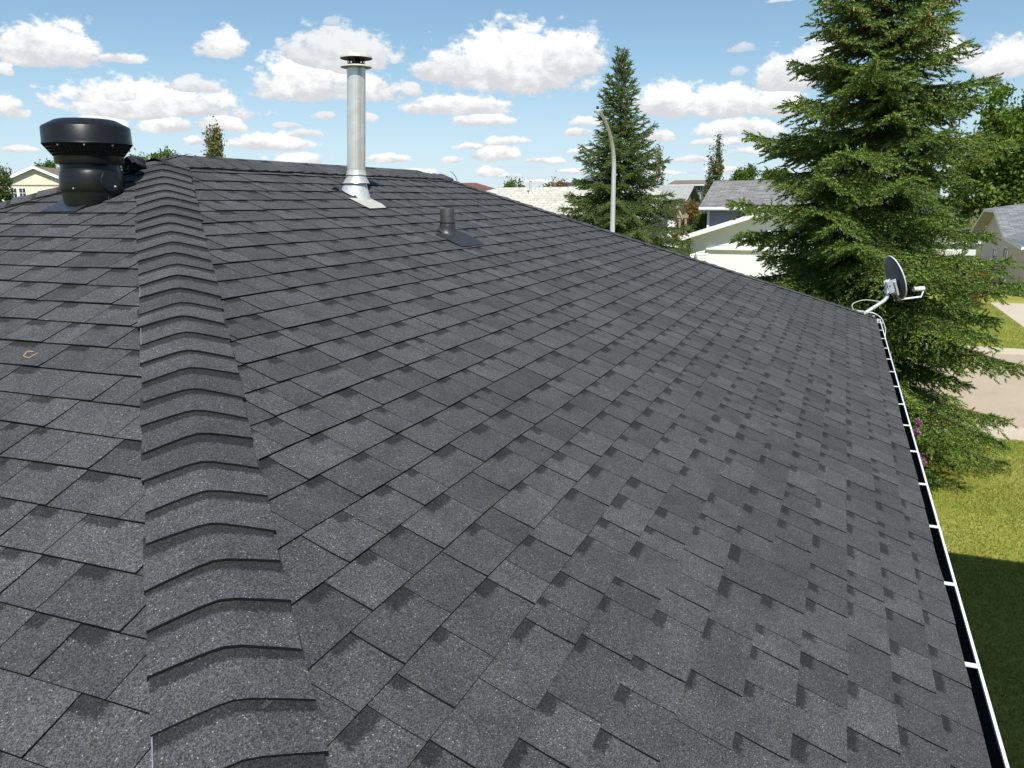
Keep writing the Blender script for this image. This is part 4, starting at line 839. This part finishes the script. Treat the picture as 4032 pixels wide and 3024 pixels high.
def window(par, x, y0_, y1_, z0_, z1_, facing='x', s=-1, bars=1, frame='white_trim'):
    """window set on a wall; facing x: wall plane at x; facing y: wall plane at y = x and y0,y1 are X limits"""
    t = 0.06; d = 0.05
    def bx(a0, a1, b0, b1, e0_, e1_):
        if facing == 'x': return ((x + s * e1_ if s < 0 else x + e0_, a0, b0), (x + s * e0_ if s < 0 else x + e1_, a1, b1))
        return ((a0, x + s * e1_ if s < 0 else x + e0_, b0), (a1, x + s * e0_ if s < 0 else x + e1_, b1))
    fr = MB()
    fr.box(*bx(y0_, y1_, z0_, z0_ + t, 0.001, d)); fr.box(*bx(y0_, y1_, z1_ - t, z1_, 0.001, d)); fr.box(*bx(y0_, y0_ + t, z0_ + t, z1_ - t, 0.001, d)); fr.box(*bx(y1_ - t, y1_, z0_ + t, z1_ - t, 0.001, d))
    for i in range(bars):
        c = y0_ + (y1_ - y0_) * (i + 1) / (bars + 1); fr.box(*bx(c - t / 2, c + t / 2, z0_ + t, z1_ - t, 0.001, d * 0.9))
    w = fr.build('window', frame, par); MB().box(*bx(y0_ + t * 0.5, y1_ - t * 0.5, z0_ + t * 0.5, z1_ - t * 0.5, 0.002, d * 0.4)).build('pane', 'glass_dark', w); return w
def gable_house(name, label, x0, x1, y0, y1, ze, zr, oh, og, roof, wall, fascia, soffit, clip0=0.0, clip1=0.0, hip1=0.0, hip0=0.0, xr=None, cat='house', th=0.17):
    """walls x0..x1, y0..y1; ze wall plate, zr ridge; clip = jerkinhead share at the y0 / y1 gable; hip = hip run at that end"""
    root = empty(name, ((x0 + x1) / 2, (y0 + y1) / 2, 0)); tag(root, label, cat); xr = (x0 + x1) / 2 if xr is None else xr
    s0 = (zr - ze) / (xr - x0); s1 = (zr - ze) / (x1 - xr); a, b = y0 - og, y1 + og
    fz, bz = ze - s0 * oh, ze - s1 * oh; fX, bX = x0 - oh, x1 + oh
    def fp(x, y): return (x, y, ze + s0 * (x - x0))
    def bp(x, y): return (x, y, ze + s1 * (x1 - x))
    def ends(clip, y, sg):
        if clip <= 0: return [xr], [xr], 0.0
        return None, None, clip
    # polygons of front and back plane with optional clip/hip cuts at both ends
    def plane(pf, xe, xrg):
        P = [pf(xe, a) if not hip0 else pf(xe, a)]
        P = []
        P.append(pf(xe, a)); P.append(pf(xe, b))
        if hip1: P.append(pf(xrg, b - hip1))
        elif clip1: P.append(pf(xe + (xrg - xe) * (1 - clip1), b)); P.append(pf(xrg, b - clip1 * abs(xrg - xe) * 0.9))
        else: P.append(pf(xrg, b))
        if hip0: P.append(pf(xrg, a + hip0))
        elif clip0: P.append(pf(xrg, a + clip0 * abs(xrg - xe) * 0.9)); P.append(pf(xe + (xrg - xe) * (1 - clip0), a))
        else: P.append(pf(xrg, a))
        return P
    rm = [roof, fascia, soffit]; dn3 = (0, 0, -th)
    f1 = plane(fp, fX, xr); MB().prism(list(reversed(f1)), dn3, 0, 1, 2).build('roof_plane', rm, root)
    f2 = plane(bp, bX, xr); MB().prism(f2, dn3, 0, 1, 2).build('roof_plane', rm, root)
    for clip, y, sg in ((clip0, a, 1), (clip1, b, -1)):
        if clip:
            p1 = fp(fX + (xr - fX) * (1 - clip), y); p2 = bp(bX + (xr - bX) * (1 - clip), y); p3 = fp(xr, y + sg * clip * (xr - fX) * 0.9)
            MB().prism([p1, p3, p2] if sg > 0 else [p2, p3, p1], dn3, 0, 1, 2).build('roof_clip', rm, root)
    for hip, y, sg in ((hip0, a, 1), (hip1, b, -1)):
        if hip:
            p1, p2, p3 = fp(fX, y), bp(bX, y), fp(xr, y + sg * hip); MB().prism([p1, p3, p2] if sg > 0 else [p2, p3, p1], dn3, 0, 1, 2).build('roof_hip', rm, root)
    t = th + 0.01
    def prof_(y, c): 
        if c: xa_, xb_ = fX + (xr - fX) * (1 - c), bX + (xr - bX) * (1 - c); return [(x0, y, 0), (x0, y, ze - t), (xa_, y, fp(xa_, y)[2] - t), (xb_, y, bp(xb_, y)[2] - t), (x1, y, ze - t), (x1, y, 0)]
        return [(x0, y, 0), (x0, y, ze - t), (xr, y, zr - t), (x1, y, ze - t), (x1, y, 0)]
    if hip0 and hip1: MB().box((x0, y0, 0), (x1, y1, ze - t)).build('wall', wall, root)
    else:
        pa = prof_(y0, clip0 if not hip0 else 0); pb = prof_(y1, clip1 if not hip1 else 0)
        if hip1: pb = [(x0, y1, 0), (x0, y1, ze - t), (x1, y1, ze - t), (x1, y1, 0)]
        if hip0: pa = [(x0, y0, 0), (x0, y0, ze - t), (x1, y0, ze - t), (x1, y0, 0)]
        w = MB(); w.add(pa, [tuple(reversed(range(len(pa))))]); w.add(pb, [tuple(range(len(pb)))])
        w.add([(x0, y0, 0), (x0, y1, 0), (x0, y1, ze - t), (x0, y0, ze - t)], [(3, 2, 1, 0)]); w.add([(x1, y0, 0), (x1, y1, 0), (x1, y1, ze - t), (x1, y0, ze - t)], [(0, 1, 2, 3)])
        w.build('wall', wall, root)
    return root
# house with white shingles behind the smaller spruce; clipped gable end towards -Y
hE = gable_house('bungalow', 'white bungalow with pale cream shingle roof behind the smaller spruce', 37.3, 45.0, 8.9, 21.5, 3.75, 5.2, 0.45, 0.75, 'roof_white', 'siding_white', 'white_trim', 'soffit_grey', clip0=0.30, hip1=5.0, xr=41.2)
fe = MB().lathe([(0.075, 4.45), (0.075, 5.5)], (40.3, 15.13, 0), 16, cap_top=True).build('flue', 'galvanised', hE, smooth=True); MB().lathe([(0.0, 5.60), (0.12, 5.57), (0.13, 5.54), (0.0, 5.54)], (40.3, 15.13, 0), 16).build('flue_cap', 'cap_cream', fe)
MB().lathe([(0.16, 4.8), (0.10, 4.95)], (40.3, 15.13, 0), 16).build('flue_flashing', 'galvanised', fe)
for z in np.arange(2.0, 3.6, 0.16): MB().box((37.4, 8.87, z), (44.9, 8.895, z + 0.15)).build('siding_board', 'siding_white', hE)
# white gabled garage in front of the grey-roofed house
gy0, gy1 = -1.15, 6.12
gar = empty('garage', (39.5, 2.5, 0)); tag(gar, 'white sided garage with gable facing the street', 'garage')
gs = 0.327; gz = 3.02; gxf = 36.35
gap = gz + gs * (gy1 - gy0) / 2; gyc = (gy0 + gy1) / 2
MB().add([(gxf, gy0, 0), (gxf, gy0, gz), (gxf, gyc, gap), (gxf, gy1, gz), (gxf, gy1, 0), (43, gy0, 0), (43, gy0, gz), (43, gyc, gap), (43, gy1, gz), (43, gy1, 0)],
         [(0, 1, 2, 3, 4), (9, 8, 7, 6, 5), (4, 3, 8, 9), (0, 5, 6, 1)]).build('wall', 'siding_white', gar)
for sg in (-1, 1):
    yo = gyc + sg * ((gy1 - gy0) / 2 + 0.40); zo = gz - gs * 0.40
    p = [(gxf - 0.56, gyc, gap + 0.10), (gxf - 0.56, yo, zo + 0.10), (43.4, yo, zo + 0.10), (43.4, gyc, gap + 0.10)]
    MB().prism(p if sg < 0 else list(reversed(p)), (0, 0, -0.07), 0, 1, 2).build('roof_plane', ['roof_grey', 'white_trim', 'white_trim'], gar)
    q = [(gxf - 0.575, gyc, gap + 0.09), (gxf - 0.575, yo, zo + 0.09), (gxf - 0.575, yo, zo - 0.10), (gxf - 0.575, gyc, gap - 0.10)]
    MB().prism(q, (0.014, 0, 0)).build('fascia', 'white_trim', gar)
dY0, dY1, dZ = 0.35, 5.35, 2.42
boards(gar, gxf, -1, lambda z: (gy0, gy1) if z <= gz else (gyc - (gap - z) / gs, gyc + (gap - z) / gs), 0.15, gap - 0.05, 0.112, 'siding_white', [(dY0 - 0.09, dY1 + 0.09, 0, dZ + 0.08)])
for i in range(4): MB().box((gxf + 0.10, dY0, 0.03 + i * 0.60), (gxf + 0.14, dY1, 0.61 + i * 0.60)).build('door_panel', 'white_paint', gar)
tr = MB(); tr.box((gxf - 0.03, dY0 - 0.09, 0), (gxf + 0.10, dY0, dZ)); tr.box((gxf - 0.03, dY1, 0), (gxf + 0.10, dY1 + 0.09, dZ)); tr.box((gxf - 0.13, dY0 - 0.09, dZ), (gxf + 0.10, dY1 + 0.09, dZ + 0.08)); tr.build('door_trim', 'white_trim', gar)
MB().box((gxf - 0.025, gy1 - 0.02, 0), (gxf + 0.06, gy1 + 0.02, gz - 0.1)).build('corner_trim', 'white_trim', gar)
wl_ = MB().lathe([(0.0, 2.30), (0.035, 2.28), (0.07, 2.20), (0.06, 2.05), (0.02, 2.0)], (gxf - 0.09, 5.85, 0), 10).build('wall_lamp', 'galvanised', gar, smooth=True)
hC = gable_house('bungalow', 'grey shingled house with blue siding behind the garage', 43.4, 52.2, -2.3, 6.5, 4.28, 5.55, 0.45, 0.42, 'roof_grey', 'siding_blue', 'white_trim', 'soffit_grey')
boards(hC, 43.4, -1, lambda z: (3.4, 6.44), 3.45, 4.08, 0.125, 'siding_blue')
MB().box((43.36, 6.42, 0), (43.46, 6.54, 4.1)).build('corner_trim', 'white_trim', hC)
MB().box((42.83, -2.7, 4.03), (42.945, 6.9, 4.13)).build('gutter', 'white_trim', hC)
gable_house('bungalow', 'small white gabled house with pale roof and dark fascia', 72.2, 78.6, 13.3, 24, 4.55, 5.75, 0.5, 0.7, 'roof_pale', 'siding_white', 'dark_fascia', 'dark_fascia')
# two-storey block in the far distance
ap = gable_house('apartment_block', 'long two storey grey green block with brown roof in the distance', 128, 140, -12, 25.0, 6.7, 7.4, 0.6, 0.6, 'roof_brown', 'wall_green', 'white_trim', 'soffit_grey', cat='building')
for (yc, zc) in ((21.0, 6.15), (19.6, 6.15), (21.0, 4.9), (19.0, 4.9), (16.2, 6.1), (13.5, 6.1)):
    window(ap, 128, yc - 0.55, yc + 0.55, zc - 0.45, zc + 0.35)
for yc in (22.3, 18.4): MB().box((127.9, yc - 0.12, 0), (127.99, yc + 0.12, 6.4)).build('downpipe', 'white_trim', ap)
# house with pinkish siding at the right edge
hR = empty('bungalow', (52, -12, 0)); tag(hR, 'pinkish beige sided bungalow with clipped gable at the right edge', 'house')
wy = -8.25
RX = [(47.9, 2.62), (52.1, 3.95), (55.6, 3.95), (59.9, 2.50)]
gl = [(44.0, wy, 0), (44.0, wy, 2.35), (48.4, wy, 2.45), (52.1, wy, 3.75), (55.4, wy, 3.75), (59.2, wy, 2.4), (59.2, wy, 0)]
MB().add(gl, [tuple(range(len(gl)))]).build('wall', 'siding_pink', hR)
MB().add([(44, wy, 0), (44, -16, 0), (44, -16, 2.35), (44, wy, 2.35)], [(0, 1, 2, 3)]).build('wall', 'siding_pink', hR)
MB().add([(59.2, wy, 0), (59.2, -16, 0), (59.2, -16, 2.3), (59.2, wy, 2.3)], [(3, 2, 1, 0)]).build('wall', 'siding_pink', hR)
z = 0.25
while z < 3.7:
    lo, hi = (44.02, 59.18) if z < 2.3 else (48.4 + (z - 2.45) / 1.3 * 3.7 + 0.1 if z > 2.45 else 47.9, 59.2 - (z - 2.4) / 1.35 * 3.8 - 0.1)
    MB().add([(lo, wy + 0.016, z), (hi, wy + 0.016, z), (hi, wy + 0.004, z + 0.108), (lo, wy + 0.004, z + 0.108), (lo, wy + 0.001, z), (hi, wy + 0.001, z)], [(0, 3, 2, 1), (0, 1, 5, 4)]).build('siding_board', 'siding_pink', hR); z += 0.11
oy = -7.62; rm = ['roof_slate', 'white_trim', 'soffit_grey']
MB().prism([(47.9, oy, 2.55), (52.2, oy, 3.93), (53.9, -11.2, 4.55), (53.9, -16, 4.55), (47.9, -16, 2.55)], (0, 0, -0.15), 0, 1, 2).build('roof_plane', rm, hR)
MB().prism([(55.5, oy, 3.93), (59.9, oy, 2.5), (59.9, -16, 2.5), (53.9, -16, 4.55), (53.9, -11.2, 4.55)], (0, 0, -0.15), 0, 1, 2).build('roof_plane', rm, hR)
MB().prism([(52.2, oy, 3.93), (55.5, oy, 3.93), (53.9, -11.2, 4.55)], (0, 0, -0.15), 0, 1, 2).build('roof_clip', rm, hR)
MB().prism([(43.4, oy - 0.02, 2.36), (48.6, oy - 0.02, 2.62), (51.5, -10.6, 3.72), (51.5, -12.5, 3.85), (43.4, -12.5, 3.85)], (0, 0, -0.13), 0, 1, 2).build('roof_plane', rm, hR)
window(hR, wy, 53.3, 54.6, 0.85, 1.75, 'y', 1); window(hR, wy, 49.9, 51.3, 0.85, 2.0, 'y', 1)
MB().box((59.1, wy, 0), (59.25, wy + 0.05, 2.3)).build('corner_trim', 'white_trim', hR)
# chain-link gate panel beside it, wooden chair behind, white shed and lattice
fn = empty('chain_link_fence', (50.9, -7.1, 0)); tag(fn, 'grey chain link fence panel beside the pinkish house', 'fence')
for i in range(-12, 22):
    for sg in (1, -1):
        yb = -8.1 + i * 0.09; pts_ = []
        y_a, z_a = yb, 0.05; y_b, z_b = yb + sg * 1.05, 1.10
        lo_y, hi_y = -8.15, -6.55
        t0_, t1_ = 0.0, 1.0
        dyv = y_b - y_a
        ta, tb_ = sorted(((lo_y - y_a) / dyv, (hi_y - y_a) / dyv)); t0_, t1_ = max(0, ta), min(1, tb_)
        if t1_ - t0_ > 0.05: MB().tube([(50.9 + 0.005 * sg, y_a + dyv * t0_, z_a + 1.05 * t0_), (50.9 + 0.005 * sg, y_a + dyv * t1_, z_a + 1.05 * t1_)], 0.008 if sg > 0 else 0.005, 4).build('wire', 'chain_wire', fn)
for yy in (-8.18, -6.52): MB().tube([(50.9, yy, 0), (50.9, yy, 1.35)], 0.03, 8).build('post', 'wood_dark' if yy < -8 else 'chain_wire', fn)
MB().tube([(50.9, -8.18, 1.12), (50.9, -6.52, 1.12)], 0.02, 8).build('rail', 'chain_wire', fn)
ch = empty('wooden_chair', (56.5, -7.6, 0)); tag(ch, 'dark wooden slatted chair beside the pinkish house', 'chair')
for yy in (-7.95, -7.2):
    for xx in (56.2, 56.9): MB().box((xx, yy - 0.04, 0), (xx + 0.07, yy + 0.04, 0.95 if xx > 56.5 else 0.62)).build('leg', 'wood_dark', ch)
    MB().box((56.15, yy - 0.06, 0.62), (56.9, yy + 0.06, 0.66)).build('armrest', 'wood_dark', ch)
for k in range(5): MB().box((56.22 + k * 0.14, -7.9, 0.40), (56.33 + k * 0.14, -7.25, 0.43)).build('seat_slat', 'wood_dark', ch)
for k in range(4): MB().box((56.92, -7.9, 0.50 + k * 0.12), (56.95, -7.25, 0.59 + k * 0.12)).build('back_slat', 'wood_dark', ch)
sh = gable_house('garden_shed', 'white garden shed glimpsed behind the large spruce', 61, 64, -8.2, -3.4, 1.9, 2.5, 0.25, 0.2, 'roof_grey', 'siding_white', 'white_trim', 'soffit_grey', cat='shed')
lt_ = empty('lattice_screen', (58.2, -6.4, 0)); tag(lt_, 'grey wooden lattice screen beside the white shed', 'lattice')
for i in range(9):
    for sg in (1, -1):
        yb = -7.0 + i * 0.14 + (0.3 if sg < 0 else 0); MB().tube([(58.2 + 0.01 * sg, yb, 0.1), (58.2 + 0.01 * sg, yb + sg * 0.55, 1.3)], 0.022, 4).build('lath', 'wood_post', lt_)
for yy in (-7.1, -5.5): MB().box((58.16, yy - 0.05, 0), (58.26, yy + 0.05, 1.4)).build('post', 'wood_post', lt_)
# wooden gate posts beside the white bungalow; iron fence; brick pier
pg = empty('wooden_pergola', (42.2, 7.65, 0)); tag(pg, 'two weathered pergola posts with cross rail beside the white bungalow', 'pergola')
for yy in (7.72, 7.42): MB().box((42.15, yy - 0.05, 0), (42.27, yy + 0.05, 3.85 if yy < 7.6 else 3.7)).build('post', 'wood_post', pg)
MB().box((42.12, 7.30, 3.62), (42.30, 7.85, 3.78)).build('rail', 'wood_post', pg)
fi = empty('iron_fence', (46.2, 7.2, 0)); tag(fi, 'black iron picket fence between the bungalow and the grey house', 'fence')
for k in range(14): MB().box((46.2, 6.75 + k * 0.12, 0), (46.23, 6.78 + k * 0.12, 3.3)).build('picket', 'iron_black', fi)
for zz in (2.95, 3.2): MB().box((46.195, 6.7, zz), (46.235, 8.4, zz + 0.04)).build('rail', 'iron_black', fi)
gp = empty('brick_wall', (37.2, 6.7, 0)); tag(gp, 'tan brick wall between the white garage and the smaller spruce', 'wall')
for r in range(26):
    for k in range(4):
        y = 6.30 + k * 0.24 + (0.12 if r % 2 else 0); MB().box((37.1, y, 0.03 + r * 0.092), (37.28, y + 0.225, 0.11 + r * 0.092)).build('brick', 'brick_wall', gp)
# cream two-storey house far left: gable faces the camera
def facing_house():
    root = empty('two_storey_house', (72, 88, 0)); tag(root, 'cream stucco two storey house with brown roof beyond the attic vent', 'house')
    c = Vector((70, 88.08, 0)); v = Vector((-70, -88.08, 0)).normalized(); v = (v + Vector((-0.25, 0.2, 0))).normalized(); l = Vector((-v.y, v.x, 0))   # v faces us, l to our left... checked below
    if l.dot(Vector((-88.08, 70, 0))) < 0: l = -l
    def P(a, d, z): q = c - v * d + l * a; return (q.x, q.y, z)
    hw, ze, za = 4.9, 6.15, 8.35; D = 11
    MB().add([P(hw, 0, 0), P(hw, 0, ze), P(0, 0, za), P(-hw, 0, ze), P(-hw, 0, 0), P(hw, D, 0), P(hw, D, ze), P(0, D, za), P(-hw, D, ze), P(-hw, D, 0)], [(0, 1, 2, 3, 4), (9, 8, 7, 6, 5), (0, 5, 6, 1), (4, 3, 8, 9)]).build('wall', 'stucco_cream', root)
    s = (za - ze) / hw; o_ = 0.75
    for sg in (-1, 1):
        pts_ = [P(0, -0.45, za + 0.20), P(sg * (hw + o_), -0.45, ze - s * o_ + 0.20), P(sg * (hw + o_), D + .5, ze - s * o_ + 0.20), P(0, D + .5, za + 0.20)]
        MB().prism(pts_ if sg > 0 else list(reversed(pts_)), (0, 0, -0.18), 0, 1, 2).build('roof_plane', ['roof_brown', 'soffit_brown', 'soffit_brown'], root)
        q = [P(0, -0.48, za + 0.22), P(sg * (hw + o_), -0.48, ze - s * o_ + 0.22), P(sg * (hw + o_), -0.48, ze - s * o_ - 0.12), P(0, -0.48, za - 0.12)]
        MB().prism(q, tuple(-v * 0.03)).build('fascia', 'white_trim', root)
    MB().prism([P(-hw, -0.06, 6.42), P(hw, -0.06, 6.42), P(hw, -0.06, 6.30), P(-hw, -0.06, 6.30)], tuple(-v * 0.07)).build('belt_trim', 'soffit_brown', root)
    for a in (2.95, -2.2):
        for k in (0, 1):
            a0 = a - k * 0.95; w = MB()
            for (b0, b1, z0_, z1_) in ((a0 - 0.85, a0, 4.85, 4.95), (a0 - 0.85, a0, 6.0, 6.1), (a0 - 0.85, a0 - 0.75, 4.95, 6.0), (a0 - 0.10, a0, 4.95, 6.0), (a0 - 0.45, a0 - 0.40, 4.95, 6.0), (a0 - .75, a0 - .1, 5.45, 5.50)):
                w.prism([P(b0, -0.05, z0_), P(b1, -0.05, z0_), P(b1, -0.05, z1_), P(b0, -0.05, z1_)], tuple(-v * 0.06))
            wo = w.build('window', 'white_trim', root); MB().prism([P(a0 - 0.80, -0.02, 4.9), P(a0 - 0.05, -0.02, 4.9), P(a0 - 0.05, -0.02, 6.05), P(a0 - 0.80, -0.02, 6.05)], tuple(-v * 0.03)).build('pane', 'glass_dark', wo)
    # lower wing at the left
    pts_ = [P(hw, -0.3, 5.6), P(hw + 7, -0.3, 3.4), P(hw + 7, 8, 3.4), P(hw, 8, 5.6)]
    MB().prism(pts_, (0, 0, -0.2), 0, 1, 2).build('wing_roof', ['roof_brown', 'white_trim', 'soffit_brown'], root)
    MB().prism([P(hw, 0, 0), P(hw + 6.4, 0, 0), P(hw + 6.4, 0, 3.3), P(hw, 0, 5.2)], tuple(-v * 7)).build('wing_wall', 'stucco_cream', root)
facing_house()
# red and dark roofs beyond the ridge end
gable_house('distant_house', 'distant house with dull red roof behind the far hip', 84, 93, 36.5, 50, 5.0, 6.45, 0.5, 0.5, 'roof_red', 'stucco_cream', 'white_trim', 'soffit_grey', hip0=4.0, hip1=4.0)
gable_house('distant_house', 'distant house with dark roof behind the smaller spruce', 96, 106, 20.5, 33.5, 5.9, 7.3, 0.5, 0.5, 'roof_dark', 'siding_white', 'white_trim', 'soffit_grey', hip0=4.5, hip1=4.5)
gable_house('distant_house', 'distant white house low behind the cream shingle roof', 78, 84, 30.0, 36.5, 4.6, 5.3, 0.4, 0.4, 'roof_pale', 'siding_white', 'white_trim', 'soffit_grey')
rv = empty('distant_roof_vent', (80.6, 31.2, 5.5)); tag(rv, 'small round roof vent on the skyline beyond the white bungalow', 'roof vent')
MB().lathe([(0.18, 5.2), (0.18, 5.55), (0.36, 5.62), (0.40, 5.80), (0.30, 5.95), (0.0, 6.0)], (80.6, 31.2, 0), 16).build('drum', 'vent_black', rv, smooth=True)
# next-door house on the right, outside the picture: its shadow lies on the lawn
gable_house('next_door_house', 'two storey neighbouring house right of the lawn casting its shadow', -3.0, 7.15, -15, -3.85, 5.75, 7.35, 0.5, 0.35, 'roof_grey', 'siding_taupe', 'white_trim', 'soffit_grey')
